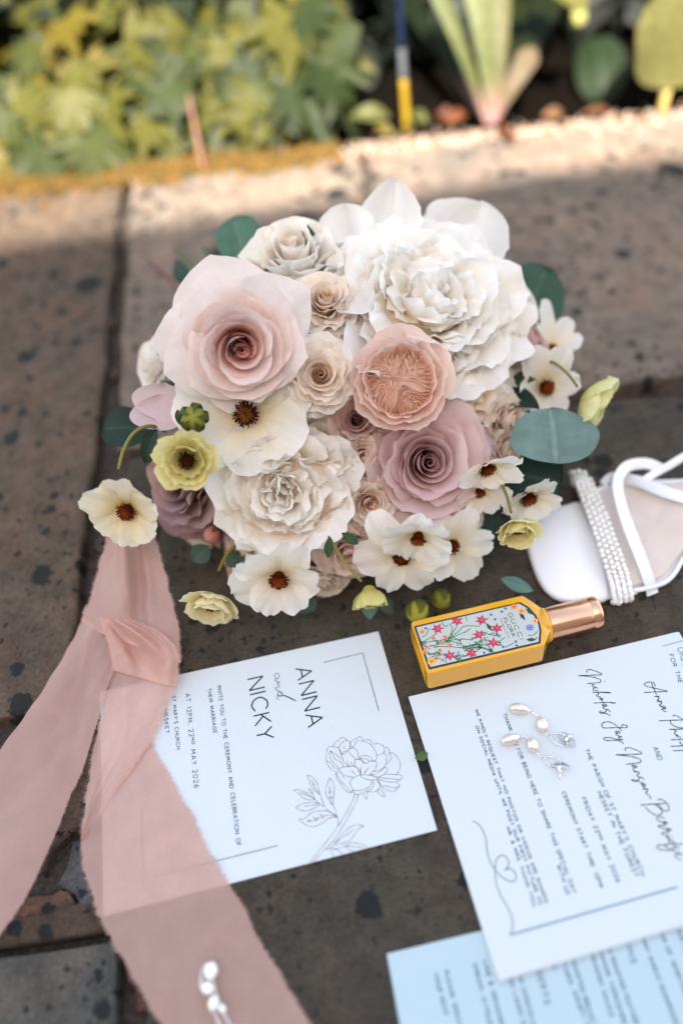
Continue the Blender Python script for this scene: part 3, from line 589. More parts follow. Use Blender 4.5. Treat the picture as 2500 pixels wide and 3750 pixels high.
leaf(at(1130, 900, 64), at(1238, 942, 61), 1.1, lin(30, 44, 34), n=(.2, .4, 1), shape=(.5, .6), seed=11)
leaf(at(432, 655, 70), at(405, 598, 71), .75, lin(52, 70, 60), n=(-.3, 0, 1), shape=(.4, .7), seed=12)
leaf(at(1000, 540, 68), at(930, 505, 69), 1.0, lin(60, 100, 80), n=(0, .3, 1), shape=(.5, .5), seed=13)
leaf(at(335, 1065, 60), at(362, 985, 58), .8, lin(36, 56, 42), n=(-.4, 0, 1), shape=(.5, .6), seed=15)
leaf(at(757, 1232, 57.6), at(753, 1282, 57.2), .32, lin(54, 76, 44), n=(0, 0, 1), seed=16, name='small_leaf'); leaf(at(785, 1224, 57.6), at(822, 1250, 57.2), .35, lin(54, 76, 44), n=(0, 0, 1), seed=17, name='small_leaf')
leaf(at(412, 975, 56), at(408, 940, 55.6), .22, lin(60, 84, 46), n=(0, 0, 1), seed=18, name='small_leaf')
for k, (x, y, x2, y2) in enumerate(((480, 1255, 440, 1290), (560, 1270, 520, 1300), (900, 1380, 870, 1400), (1060, 1290, 1100, 1300), (700, 1380, 720, 1405))):
    leaf(at(x, y, 62), at(x2, y2, 61.6), .8, lin(70, 92, 80), seed=20 + k, shape=(.5, .6))
# greenery packed between the blooms, and the stems behind
def filler():
    rng = np.random.default_rng(77); mb = MB()
    Rb = axes(-C_F); V, F = blob((0, 0, 0), (12.3, 12.6, 6.6), nu=14, nv=28, bump=.05, rng=rng); V = V @ Rb.T + B_C; V[:, 2] = np.maximum(V[:, 2], .1); mb.add(V, F, lin(40, 50, 34))
    for i in range(260):
        a = rng.uniform(0, 6.28); r = math.sqrt(rng.uniform(.1, 1)) * 13.6; dz = rng.uniform(0, 1)
        p = B_C + C_R * r * math.cos(a) + C_U * r * math.sin(a) - C_F * (7.2 * math.sqrt(max(.02, 1 - (r / 14.4) ** 2)) + rng.uniform(-.6, .6))
        p[2] = max(p[2], .5); d = unit(C_R * math.cos(a) + C_U * math.sin(a) - C_F * .4 + rng.normal(0, .5, 3)); s = unit(np.cross(d, rng.normal(0, 1, 3))); L = rng.uniform(1.2, 2.4); w = L * .28
        q = [p, p + d * L * .4 + s * w, p + d * L, p + d * L * .4 - s * w]
        for t in q: t[2] = max(t[2], .12)
        mb.add(q, [(0, 1, 2, 3)], np.array(lin(52, 70, 48)) * rng.uniform(.6, 1.5))
    o = mb.build('greenery_filler', M_LEAF, bouquet); o['kind'] = 'stuff'
filler()
for k in range(9):
    a = k * .7; s0 = B_C + C_R * 1.6 * math.cos(a) + C_U * 1.6 * math.sin(a) + C_F * 1; s0[2] = max(s0[2], 2); e0 = np.array([B_C[0] + 2 + 2.0 * math.cos(a), B_C[1] + 13 + math.sin(a * 2), 1.2 + .5 * math.sin(a)])
    V, F = tube(spline([s0, (s0 + e0) / 2 + [0, 0, .6], e0], 8), .32, 7); mesh('stem', V, F, M_STEM, bouquet, lin(80, 100, 56))

for a, b4, w, sh, sd in (((800, 668, 61), (792, 476, 62), 2.3, (.62, .5), 1), ((868, 650, 60.5), (908, 418, 62.5), 2.5, (.62, .6), 2), ((1010, 640, 63), (1100, 478, 65), 3.6, (.6, .5), 3), ((1100, 720, 63), (1215, 690, 64.5), 2.6, (.6, .5), 4), ((835, 640, 58.5), (778, 720, 57.5), 1.7, (.55, .5), 5)):
    leaf(at(*a), at(*b4), w, lin(252, 249, 244), name='petal', mat=M_PETAL, n=(-.1, .2, 1), shape=sh, seed=90 + sd, fold=.25, bend=-.10, serr=.02, rib=lin(252, 248, 240))

for k, (x, y, sz, cc) in enumerate(((500, 985, 2.0, CRM), (830, 1040, 1.9, CRM), (1060, 1190, 2.0, WHT), (572, 1245, 2.2, CRM), (770, 1180, 2.0, CRM), (1150, 1030, 1.9, CRM), (470, 1040, 1.9, WHT), (600, 640, 2.1, CRM), (900, 1180, 1.9, CRM), (1040, 820, 2.2, WHT), (870, 960, 1.8, CRM), (745, 1320, 2.2, CRM))):
    rose(B('spray_rose', x, y, sz, 120 + k, lift=-1.3), lin(247, 228, 208), *cc, turns=1, layers=4, ruff=.09, crum=.05, pointy=0).done()
# ------------------------------------------------------------------ printed stationery: single-stroke lettering laid on the paper as thin ink
G = {  # width; strokes in tenths, y up, '~' = smooth
 'A': '6.6;0,0 3.3,10 6.6,0;1.2,3.4 5.4,3.4', 'B': '5;0,0 0,10;~0,10 3.2,9.9 4.3,7.8 3,5.6 0,5.4;~0,5.4 3.4,5.2 4.9,2.8 3.4,.2 0,0',
 'C': '7.4;~7.2,8.2 5.4,9.8 2.8,9.6 .6,7.2 .3,4.4 1.6,1.4 4.2,0 7.2,1.6', 'D': '6.8;0,0 0,10;~0,10 3.6,9.6 6.3,7.4 6.7,4.6 5.4,1.6 3,.2 0,0', 'E': '4.4;4.4,10 0,10 0,0 4.4,0;0,5.2 3.8,5.2', 'F': '4.2;4.2,10 0,10 0,0;0,5.2 3.6,5.2',
 'G': '7.4;~7.2,8.2 5.4,9.8 2.8,9.6 .6,7.2 .3,4.4 1.6,1.4 4.2,0 7.2,1.4;7.2,1.4 7.2,4.6 4.8,4.6', 'H': '6;0,0 0,10;6,0 6,10;0,5.2 6,5.2', 'I': '.4;.2,0 .2,10', 'J': '2.6;~2.4,10 2.4,2 1.6,-.6 -.4,-.8',
 'K': '5.4;0,0 0,10;5,10 0,4.6;1.2,5.8 5.4,0', 'L': '4.2;0,10 0,0 4.2,0', 'M': '7.6;0,0 .8,10 3.8,2.4 6.8,10 7.6,0', 'N': '6.4;0,0 0,10 6.4,0 6.4,10', 'O': '8;~4,10 1.4,9 .1,6 .4,2.8 2.4,.4 4,0 5.6,.4 7.6,2.8 7.9,6 6.6,9 4,10',
 'P': '4.8;0,0 0,10;~0,10 3.2,9.8 4.7,7.6 3.4,5 0,4.8', 'Q': '8;~4,10 1.4,9 .1,6 .4,2.8 2.4,.4 4,0 5.6,.4 7.6,2.8 7.9,6 6.6,9 4,10;~4.2,1.4 6,-.8 8.6,-2', 'R': '5.2;0,0 0,10;~0,10 3.2,9.8 4.6,7.7 3.2,5.3 0,5.1;2.6,5.1 5.2,0',
 'S': '4.8;~4.4,8.8 3,10 1.2,9.6 .4,7.9 1.2,6.2 3.2,5.1 4.6,3.6 4.2,1.2 2.6,0 .9,.3 0,1.6', 'T': '6;0,10 6,10;3,10 3,0', 'U': '6;~0,10 0,4 .6,1 3,0 5.4,1 6,4 6,10', 'V': '6.4;0,10 3.2,0 6.4,10', 'W': '9.4;0,10 2.6,0 4.7,8.6 6.8,0 9.4,10',
 'X': '6;0,0 6,10;6,0 0,10', 'Y': '6;0,10 3,5 6,10;3,5 3,0', 'Z': '6;0,10 6,10 0,0 6,0', '0': '5.6;~2.8,10 .8,8.6 0,5 .8,1.4 2.8,0 4.8,1.4 5.6,5 4.8,8.6 2.8,10', '1': '2.4;0,8.2 2,10 2,0', '2': '5;~.2,7.8 1.2,9.8 3.4,9.9 4.7,8 4.2,5.8 2,2.6 0,0;0,0 5,0',
 '6': '5.4;~4.6,9.6 2.6,8.4 .6,5.4 .2,2.8 1.2,.4 3.2,0 5,1.4 5,3.8 3.4,5.4 1.6,5 .3,3.4', '.': '.6;0,0 .5,0 .5,.6 0,.6 0,0', ',': '.8;.6,.8 0,-1.6', ':': '.6;.2,1 .4,1.6;.2,5.6 .4,6.2', "'": '.6;.2,10 .2,7.8', '&': '6.4;~6.2,0 3.4,4 1.4,7.2 1.6,9.4 3.2,9.8 4.2,8.2 2.8,6 .6,3.6 .4,1.2 2.2,-.1 4.6,1 5.8,4', '-': '3;0,4.6 3,4.6',
}
def glyph(ch):
    s = G[ch].split(';'); w = float(s[0]) / 10; out = []
    for st in s[1:]:
        sm = st[0] == '~'; P = np.array([[float(a) for a in p.split(',')] for p in st.lstrip('~').split()]) / 10
        if sm: P = spline(np.column_stack([P, np.zeros(len(P))]), 2 + 3 * len(P))[:, :2]
        out.append(P)
    return w, out
def inkline(mb, P, w, z=None, c=(.02, .05, .06), wv=0.0):
    """flat ribbon of ink along the world points P; wv: pen pressure"""
    P = np.asarray(P, float)
    if len(P) < 2: return
    T = np.gradient(P, axis=0); T /= np.linalg.norm(T, axis=1)[:, None] + 1e-9; S = np.stack([-T[:, 1], T[:, 0], 0 * T[:, 0]], 1)
    k = w / 2 * (1 + wv * np.sin(np.arange(len(P)) * .9)); L = P + S * k[:, None]; R = P - S * k[:, None]
    mb.add(np.concatenate([L, R]), [(i, len(P) + i, len(P) + i + 1, i + 1) for i in range(len(P) - 1)], c)
def textline(mb, s, p0, p1, cap, plane, sw=.035, c=(.02, .05, .06), gap=.30):
    """s along the baseline p0 -> p1 (photo positions); cap: letter height in photo pixels (1568 wide)"""
    A, Bq = plane(*p0), plane(*p1); d = unit((Bq - A) * [1, 1, 0]); up = np.array([-d[1], d[0], 0]); L = np.linalg.norm(Bq - A)
    mid = (A + Bq) / 2; h = cap * float((mid - C_O) @ C_F) * 1.5944 / FPX
    x = 0; items = []
    for ch in s:
        if ch == ' ': x += .62; continue
        sc_ = 1.0; dy = 0
        if ch.islower(): sc_ = .6; dy = .42; ch = ch.upper()
        w, st = glyph(ch); items.append((x, sc_, dy, st)); x += w * sc_ + gap
    x -= gap; kx = L / x
    for x0, sc_, dy, st in items:
        for P in st:
            Q = np.array([A + d * (x0 + p[0] * sc_) * kx + up * (p[1] * sc_ + dy) * h + [0, 0, 0] for p in P])
            if len(Q) == 2: Q = np.array([Q[0], (Q[0] + Q[1]) / 2, Q[1]])
            elif len(Q) <= 5:
                Q2 = []
                for a, b2 in zip(Q[:-1], Q[1:]): Q2 = [a, b2]; inkline(mb, Q2, sw, c=c)
                continue
            inkline(mb, Q, sw, c=c)
def paper_mat(name, c):
    m, nt, b, n, l = newmat(name); tc = N(nt, 'TexCoord'); no = N(nt, 'TexNoise'); no.inputs['Scale'].default_value = 900; no.inputs['Detail'].default_value = 6; l.new(tc.outputs['Object'], no.inputs[0])
    r = ramp(nt, no.outputs[0], [(.3, tuple(x * .96 for x in c)), (.7, c)]); l.new(r.outputs[0], b.inputs['Base Color']); b.inputs['Roughness'].default_value = .62; b.inputs['Specular IOR Level'].default_value = .35; bump(nt, b, no.outputs[0], .25, .0002); return m
M_PAPER = paper_mat('white_card', (.60, .64, .655)); M_PAPER2 = paper_mat('sky_tinted_card', (.44, .55, .595))  # second card: blue sky reflection put into its base colour
M_INK = thin('ink', rough=.6, trans=0, vein=0)
def sheet(name, corners, z0, z1, mat, parent, seed=1, curl=0.0):
    """card stock: corners on the ground plan, slightly bowed"""
    c = np.array([p[:2] for p in corners]); n = 9; rng = np.random.default_rng(seed); T, Bt = [], []
    for i in range(n):
        for j in range(n):
            u, v = i / (n - 1), j / (n - 1); p = (c[0] * (1 - u) + c[1] * u) * (1 - v) + (c[3] * (1 - u) + c[2] * u) * v
            T.append((p[0], p[1], z1)); Bt.append((p[0], p[1], z0))
    F = gf(n, n); V = np.array(T + Bt); m = n * n; F2 = [tuple(i + m for i in f[::-1]) for f in F]
    e = [i * n for i in range(n)] + [(n - 1) * n + j for j in range(1, n)] + [i * n + n - 1 for i in range(n - 2, -1, -1)] + [j for j in range(n - 2, 0, -1)]
    side = [(e[k], e[(k + 1) % len(e)], e[(k + 1) % len(e)] + m, e[k] + m) for k in range(len(e))]
    return mesh(name, V, F + F2 + side, mat, parent, smooth=False)
INK = (.015, .05, .055); INK2 = (.03, .10, .16); GREY = (.30, .36, .42); ROSEINK = (.14, .09, .13)
# invitation
c1 = [ons(367, 2536), ons(1385, 2314), ons(1600, 3042), ons(380, 3358)]; cc = sum(c1) / 4
inv = empty('invitation_card', (cc[0], cc[1], 0), label='white wedding invitation reading ANNA and NICKY with a line-drawn flower, under the ribbon', cat='invitation card')
sheet('card', c1, .02, .07, M_PAPER, inv)
PL = lambda x, y: on(x, y, .083)
z5 = lambda X, Y: (345 + .44 * X, 1442.6 + .44 * Y)
def smooth(pts, k=4): P = np.array(pts); return spline(P, max(6, k * len(P)))
t = MB()
for s, a, b_, cap, sw in (('ANNA', (757, 214), (824, 520), 82, .105), ('NICKY', (507, 270), (560, 592), 84, .105)): t = MB(); textline(t, s, z5(*a), z5(*b_), cap * .44, PL, sw, INK, gap=.22); t.build('name_lettering', M_INK, inv)
t = MB(); inkline(t, smooth([PL(*z5(*p)) for p in ((668, 262), (674, 246), (662, 236), (651, 242), (650, 256), (660, 264), (670, 262), (656, 268), (652, 276), (676, 284), (660, 288), (674, 300), (670, 308), (654, 312), (656, 322), (668, 328), (690, 345), (682, 334), (668, 334), (664, 348), (676, 358), (692, 354), (712, 360), (760, 382), (735, 366), (700, 352), (668, 352), (662, 366), (672, 376))]), .045, c=INK2); t.build('script_print', M_INK, inv)
t = MB()
for s, a, b_, cap in (('INVITE YOU TO THE CEREMONY AND CELEBRATION OF', (350, 303), (452, 1140), 20), ('THEIR MARRIAGE', (299, 318), (330, 550), 18), ('AT 12PM, 22nd MAY 2026', (183, 345), (230, 838), 24), ("ST MARY'S CHURCH", (114, 358), (138, 635), 18), ('HIGH HESKET', (64, 330), (80, 553), 18)):
    t = MB(); textline(t, s, z5(*a), z5(*b_), cap * .44, PL, .045, INK2); t.build('text_line', M_INK, inv)
t = MB()
z4 = lambda X, Y: (.48 * X, 1693.4 + .48 * Y)
for L_ in ([(905, 180), (1108, 130), (1192, 432)],):
    for a, b_ in zip(L_[:-1], L_[1:]): inkline(t, [PL(*z5(*a)), PL(*z5(*b_))], .05, c=INK2)
t.build('border_line', M_INK, inv); t = MB()
for a, b_ in (((1330, 519), (690, 680)), ((690, 680), (676, 330))): inkline(t, [PL(*z4(*a)), PL(*z4(*b_))], .05, c=INK2)
t.build('border_line', M_INK, inv)
# the drawn flower
zf = lambda X, Y: (658.6 + .18 * X, 1662 + .18 * Y)
FL = ["865,905 840,985 780,1100 700,1240 640,1330 500,1520 380,1660 285,1795", "912,912 880,1010 820,1120 740,1270 660,1400 560,1540 430,1660 325,1790",
 "865,905 915,912", "652,1310 655,1250 640,1190 600,1060 580,1030", "635,1195 590,1160 540,1125 480,1060 430,920 410,900", "425,1035 370,985 330,910 310,880", "420,1035 480,1060", "630,1190 600,1185",
 "262,658 330,690 385,760 405,830 415,905 350,850 300,780 262,658", "275,835 310,850 330,890 305,890 275,835", "85,850 160,845 240,880 310,935 350,975 270,975 200,945 150,895 85,850", "110,1078 180,1035 250,1015 350,1012 420,1035 350,1080 250,1118 180,1110 110,1078",
 "150,1225 230,1215 300,1150 400,1118 540,1125 600,1160 635,1195 540,1210 440,1280 330,1320 240,1295 150,1225", "545,695 590,760 602,850 585,1035 540,980 500,900 500,820 545,695", "985,1310 900,1297 800,1330 700,1420 610,1538 700,1535 800,1500 860,1430 900,1360 985,1310",
 "750,1562 820,1525 900,1530 980,1555 1030,1600", "750,1562 790,1610 870,1640", "485,1610 560,1600 650,1600 750,1562", "565,1605 580,1660 600,1705", "600,1605 660,1625 715,1675", "610,1538 560,1600",
 # veins
 "310,720 350,800 390,870 410,905", "165,870 240,915 310,940 350,975", "220,1060 300,1050 400,1035", "260,1245 340,1240 400,1210 470,1185 530,1170 600,1180", "545,800 550,900 565,970 585,1035", "620,1530 700,1460 780,1410 850,1355", "760,1565 880,1575 970,1590",
 "330,1190 365,1220 400,1210", "360,1255 400,1210", "415,1160 460,1185 450,1230", "270,1235 300,1245 270,1265", "530,870 548,890 570,860", "530,935 555,960 590,930", "330,770 345,790 365,770", "210,900 240,915 250,890",
 # bloom
 "590,300 605,250 650,220 680,190 730,182 770,212", "590,300 650,305 700,250 740,215 790,230 808,290 780,345 700,400 670,340 665,300", "808,240 850,205 895,190 925,168 955,180 975,222", "808,240 815,290 850,305 870,260 900,222 960,225 1010,235 1080,280 1130,360 1148,430 1120,475 1085,485",
 "1000,215 1020,200 1060,215 1105,265 1160,255 1220,280 1245,320 1230,378 1150,405", "1245,310 1290,310 1305,350 1300,390", "1230,378 1270,410 1270,470 1250,540 1200,590 1100,612", "1300,378 1350,378 1400,420 1440,490 1445,560 1410,640 1390,665", "1310,385 1330,430 1310,480 1265,520",
 "590,300 545,295 515,330 500,430 505,480 540,560 600,610 665,625", "505,480 560,510 600,560 660,592", "552,350 545,420 590,500 665,575", "552,350 600,380 690,450", "552,350 590,400 610,450 680,490 710,520 718,560", "660,310 700,400 715,470 760,530 800,555",
 "700,400 720,370 775,348 820,400 870,460 855,540", "790,320 840,318 890,340 908,380 910,440 870,465", "870,470 860,540 870,560", "880,460 940,465 990,510 1060,485 1130,485 1145,520 1120,590 1060,650 1040,660", "915,450 960,415 1020,412 1080,445 1085,485", "930,450 1000,450 1060,485", "930,455 980,490 990,505",
 "665,590 690,565 760,555 830,548 880,550 930,600 940,650 920,660 840,688 760,670 700,640 665,590", "935,655 1000,655 1080,665 1160,700 1130,722 1040,720 960,690 935,655", "1040,660 1130,650 1200,600 1250,560 1280,580 1270,620 1190,680 1110,682", "1170,690 1240,655 1330,650 1450,660 1468,690 1440,720 1330,705 1240,700 1170,690",
 "1160,710 1250,740 1360,750 1440,720", "1165,720 1200,790 1270,800 1340,820 1420,810 1440,790 1390,745", "1150,730 1220,820 1300,860 1370,865 1440,800", "625,625 630,690 680,760 720,830 790,885 820,885 838,850", "635,640 670,710 730,780 790,850 820,880", "855,690 810,730 805,770 850,850 930,855 1020,830 1075,780 1080,730",
 "838,850 865,895 920,910 1000,870 1080,830 1105,770 1100,720", "1030,870 1100,875 1150,860 1190,800", "1020,872 1030,905 1008,968 975,900", "1150,870 1200,840 1248,938 1190,915 1150,870", "890,560 935,640", "945,560 942,640", "1040,565 980,640", "730,290 738,330", "760,480 800,550", "820,490 830,545", "1020,590 1000,630", "820,600 870,650", "700,660 740,700"]
t = MB()
for s in FL:
    P = [tuple(map(float, p.split(','))) for p in s.split()]
    Q = [PL(*zf(*p)) for p in P]; inkline(t, smooth(Q, 4) if len(Q) > 2 else Q, .028, c=ROSEINK, wv=.25)
t.build('flower_drawing', M_INK, inv)
# menu card
m1 = [ons(1416, 3495), ons(2900, 3110), ons(3200, 4200), ons(1520, 4200)]
a_ = ons(1416, 3495); bb = ons(1757, 3412); du = unit(bb - a_); dv = unit(ons(1463, 3750) - a_)
mc = a_ + du * 8 + dv * 5
menu = empty('menu_card', (mc[0], mc[1], 0), label='menu card tinted blue for sky reflection, with DESSERTS and other dishes, half under the order of service', cat='menu card')
sheet('card', [a_, a_ + du * 21, a_ + du * 21 + dv * 16, a_ + dv * 16], .02, .07, M_PAPER2, menu)
z7 = lambda X, Y: (846.7 + .46 * X, 2007 + .46 * Y)
t = MB(); PM = lambda x, y: on(x, y, .083)
for s, a, b_, cap in (('PLEASE SPECIFY', (378, 488), (458, 810), 17), ('YOUR RSVP', (326, 500), (378, 708), 17), ('CREAM, CITRUS', (521, 453), (600, 760), 17), ('LIME & GRASMERE', (571, 438), (668, 800), 17), ('SH LAKES D', (700, 530), (768, 760), 17), ('AN CHOCOLATE', (745, 505), (826, 800), 17),
    ('SERTS', (836, 490), (880, 655), 26), ('E', (915, 460), (919, 476), 17), ('TOES, CRISPY P', (966, 455), (1085, 770), 17), ('ROASTED BREAST', (1010, 430), (1115, 755), 17), ('ERADISH SAUCE', (1106, 405), (1206, 716), 17), ('EMADE YORKSHIRE', (1150, 393), (1270, 755), 17), ('W ROASTED FEATHER', (1192, 375), (1330, 760), 17),
    ('INS', (1283, 358), (1313, 450), 26), ('AMY GARLIC MUSHROOM', (1362, 328), (1530, 760), 17), ('AM OF VEGETABLE', (1453, 298), (1590, 640), 17), ('ARTERS', (1532, 283), (1600, 460), 26)):
    t = MB(); textline(t, s, z7(*a), z7(*b_), cap * .46, PM, .05, (.02, .09, .13)); t.build('text_line', M_INK, menu)
# order of service: a stapled booklet resting on the menu card
a_ = ons(1495, 2557, .1); b2 = ons(1823, 3592, .1); top = ons(2500, 2314, .1); bot = ons(2500, 3387, .1)
L2 = 21.6; tu = unit(top - a_); bu = unit(bot - b2)
bk = [a_, a_ + tu * 20, b2 + bu * 20, b2]; bc = sum(bk) / 4
book = empty('order_of_service', (bc[0], bc[1], 0), label='white order of service booklet with handwritten names, pearl earrings lying on it', cat='booklet')
for k, (zz, off) in enumerate(((.09, .10), (.15, .02), (.21, .12))): sheet('page', [bk[0] + [off * .3, 0, 0], bk[1] + [off, 0, 0], bk[2] + [off, -off, 0], bk[3] + [off * .2, -off, 0]], zz, zz + .035, M_PAPER, book, k)
sheet('cover', bk, .27, .32, M_PAPER, book)
PB = lambda x, y: on(x, y, .334)
z6 = lambda X, Y: (909.4 + .42 * X, 1442.6 + .42 * Y)
t = MB()
for s, a, b_, cap in (('WE KINDLY REQUEST THAT NO PHOTOS OR VIDEOS ARE SHARED', (432, 448), (814, 1505), 16), ('ON SOCIAL MEDIA UNTIL WE POST OUR FIRST PICTURE AS', (433, 538), (783, 1513), 16), ('MR. & MRS. THANK YOU', (603, 1093), (750, 1522), 16), ('THANK YOU FOR BEING HERE TO SHARE THIS SPECIAL DAY', (583, 472), (965, 1450), 21), ('WITH US', (878, 1300), (930, 1458), 21),
    ('CEREMONY START TIME: 12PM', (905, 898), (1113, 1422), 21), ('FRIDAY 22nd MAY 2026', (1014, 932), (1205, 1393), 23), ("THE PARISH OF ST MARY'S CHURCH", (1031, 666), (1340, 1357), 22), ('HESKET IN THE FOREST', (1100, 900), (1306, 1364), 22), ('AND', (1403, 655), (1432, 724), 27), ('FOR THE', (1492, 146), (1545, 300), 22), ('ORDER OF SERVICE', (1535, 110), (1680, 500), 40)):
    t = MB(); textline(t, s, z6(*a), z6(*b_), cap * .42, PB, .045, INK2); t.build('text_line', M_INK, book)
t = MB()
zA = lambda X, Y: (1304.6 + .168 * X, 1505.3 + .168 * Y); zB = lambda X, Y: (1379.8 + .13335 * X, 1693.4 + .13335 * Y)
SCR = [(zA, s) for s in ("258,238 250,215 270,197 310,198 380,220 430,240 458,255 445,267 380,270 270,275 140,280 240,285 340,300 420,325 445,345 430,372 340,380 255,388", "365,405 330,400 328,420 345,435 375,430", "496,356 506,362", "405,455 395,445 350,450 338,465 350,480 385,485 410,490",
 "330,507 400,508 480,505 560,508 578,515 520,512 400,505", "385,508 410,515 412,535 395,545 385,555 410,565 440,575 430,595 445,610 470,605 468,590 450,592 460,612 468,635", "350,655 420,650 520,645 600,648 645,655 610,655 560,645", "527,700 525,680 500,668 470,672 468,685 500,690 520,698 480,705 475,718 500,735 540,745",
 "575,775 560,755 540,745 510,770 490,792 455,795 425,780 430,772 460,778 495,788 540,808 575,825", "730,975 735,955 760,952 800,965 808,980 780,990 700,990 600,992 500,995 465,980 460,945 490,918 550,910 610,930 660,965 700,1000 730,1035", "705,1070 700,1045 670,1040 645,1045 650,1055 690,1068 655,1075 655,1090 690,1105 735,1115",
 "735,1115 695,1125 690,1145 745,1155 690,1160 600,1168 510,1165 485,1148 500,1130 560,1125 620,1140 680,1160 720,1185 762,1212",
 "1185,425 1180,395 1150,368 1090,368 1045,390 1045,412 1090,430 1200,455 1350,490 1300,498 1180,502 1035,510", "1135,380 1170,460 1210,545", "1175,565 1245,560 1210,563 1240,580 1235,600 1215,610 1240,622", "1210,630 1280,632 1245,632 1275,645 1272,665 1250,672 1248,685 1270,692", "1330,730 1325,705 1290,697 1268,703 1300,720 1330,730 1285,735 1285,750 1340,775",
 "1425,832 1440,822 1480,828 1530,858 1568,885 1620,940", "1240,898 1400,890 1600,885", "1400,890 1395,915 1420,950 1480,980 1570,995 1620,960", "1378,1015 1480,1012 1600,1010", "1430,1015 1470,1030 1470,1050 1450,1060 1455,1080 1500,1095 1480,1098 1485,1110 1540,1125", "1400,1158 1500,1152 1600,1150", "1530,1180 1525,1195 1568,1235", "1395,1245 1600,1240", "1428,1308 1600,1300")] + \
 [(zB, s) for s in ("425,242 415,215 430,187 480,182 560,205 640,240 695,270 690,290 640,295 480,300 255,308 400,318 540,340 650,375 688,410 670,435 560,455 425,470", "618,530 620,505 585,488 535,490 535,500 600,522 560,535 548,555 570,580 610,592", "560,598 660,602", "610,600 650,615 650,635 625,650 620,670 640,685 670,692",
 "735,738 720,710 690,692 665,700 650,730 625,755 580,765 530,745 540,735 600,745 660,770 715,800", "735,795 700,800 692,820 710,840 750,845 768,828 750,808 728,815 730,850 745,870 770,890", "708,897 815,898", "770,898 800,915 800,935 775,950 770,970 790,985 830,997", "830,1003 862,1072", "705,1180 690,1170 760,1165 900,1155 1050,1148 1145,1140",
 "975,1085 1010,1072 1050,1080 1100,1110 1150,1165 1170,1225 1160,1262 1120,1275 1060,1258 990,1210 925,1155 970,1160 1020,1200 1050,1260 1045,1320 1010,1342 950,1345 870,1310 800,1250 762,1200", "1085,1405 1060,1385 1000,1378 960,1390 962,1410 1000,1445 1060,1470", "1060,1470 1140,1490 1130,1465 1090,1460 1075,1475 1110,1525 1050,1520 985,1530 1000,1545 1060,1570 1120,1590",
 "1120,1590 1205,1610 1190,1585 1140,1580 1130,1595 1165,1645 1100,1640 1045,1655 1060,1675 1120,1700 1180,1710", "1180,1712 1135,1725 1140,1745 1190,1770", "1220,1708 1230,1716", "1265,1830 1230,1780 1190,1770 1170,1790 1200,1830 1260,1840 1340,1842 1411,1850", "1340,1930 1320,1890 1260,1880 1240,1900 1290,1930", "1260,1840 1180,1840 1100,1860 990,1865 962,1890 985,1930 1080,1948 1180,1950 1250,1945", "1080,1865 1180,1920 1290,1980 1360,2010 1400,2035", "1400,2030 1340,2015 1280,2025 1270,2045 1300,2080 1385,2118")]
for f, s in SCR:
    Q = [PB(*f(*map(float, p.split(',')))) for p in s.split()]; inkline(t, smooth(Q, 5) if len(Q) > 2 else Q, .055, c=(.008, .03, .04), wv=.2)
t.build('handwritten_names', M_INK, book)
t = MB(); inkline(t, [PB(*z6(625, 1680)), PB(*z6(1537, 1418))], .10, c=(.16, .24, .34)); t.build('border_line', M_INK, book); t = MB(); inkline(t, [PB(*z6(1455, 100)), PB(*z6(1600, 60))], .05, c=(.16, .24, .34)); t.build('border_line', M_INK, book); t = MB()
inkline(t, smooth([PB(*z6(*p)) for p in ((420, 1055), (460, 1085), (490, 1150), (497, 1220), (520, 1290), (560, 1345), (600, 1378), (640, 1388), (655, 1365), (640, 1325), (605, 1318), (592, 1328), (615, 1300), (610, 1265), (580, 1243), (550, 1265), (541, 1320), (548, 1400), (575, 1470), (610, 1530), (632, 1580), (638, 1630), (625, 1680))], 5), .05, c=(.05, .10, .16))
t.build('heart_line', M_INK, book)
# ------------------------------------------------------------------ perfume bottle
HZ = 2.75
A = ons(1565, 2465, HZ); Bb = ons(1484, 2284, HZ); Cx = ons(1996, 2360, HZ)
ex = unit((Cx - A) * [1, 1, 0]); ey = unit((Bb - A) * [1, 1, 0]); ey = unit(ey - ex * (ey @ ex)); ez = np.array([0, 0, 1.0])
LB, WB = np.linalg.norm(Cx - A), abs((Bb - A) @ ey)
M_GLASS = plain('yellow_lacquered_glass', (.72, .36, .02), .14, coat=.35, noise=.04, nscale=20)
M_COPPER, nt_, b_, n_, l_ = newmat('rose_gold_metal'); b_.inputs['Base Color'].default_value = (.86, .46, .28, 1); b_.inputs['Metallic'].default_value = 1; b_.inputs['Roughness'].default_value = .22
tc_ = N(nt_, 'TexCoord'); wv_ = N(nt_, 'TexNoise'); mp_ = N(nt_, 'Mapping'); mp_.inputs['Scale'].default_value = (3, 900, 900); l_.new(tc_.outputs['Object'], mp_.inputs[0]); l_.new(mp_.outputs[0], wv_.inputs[0]); wv_.inputs['Scale'].default_value = 1.0; bump(nt_, b_, wv_.outputs[0], .3, .0002)
bcn = A + ey * WB / 2 + ex * LB / 2
bottle = empty('perfume_bottle', (bcn[0], bcn[1], .1), rot=np.stack([ex, ey, ez], 1), label='yellow perfume bottle with rose gold cap and floral label lying on its back', cat='perfume bottle')
O = np.array([A[0], A[1], 0]) + ey * WB / 2       # centre line, left end, on the ground
def BP(x, y, z): return O + ex * x + ey * y + ez * z
def section(x, k, kz=1.0, sh=0.0):
    """octagonal section: flat label face on top, slanting sides"""
    w = WB / 2; zc = 1.36
    pts = [(w, HZ), (w + .10, HZ - .12), (w + .34, .95), (w + .05, .36), (w - .25, .33), (-w + .25, .33), (-w - .05, .36), (-w - .34, .95), (-w - .10, HZ - .12), (-w, HZ)]
    return [BP(x, a * k, zc + (b - zc) * kz) for a, b in pts]
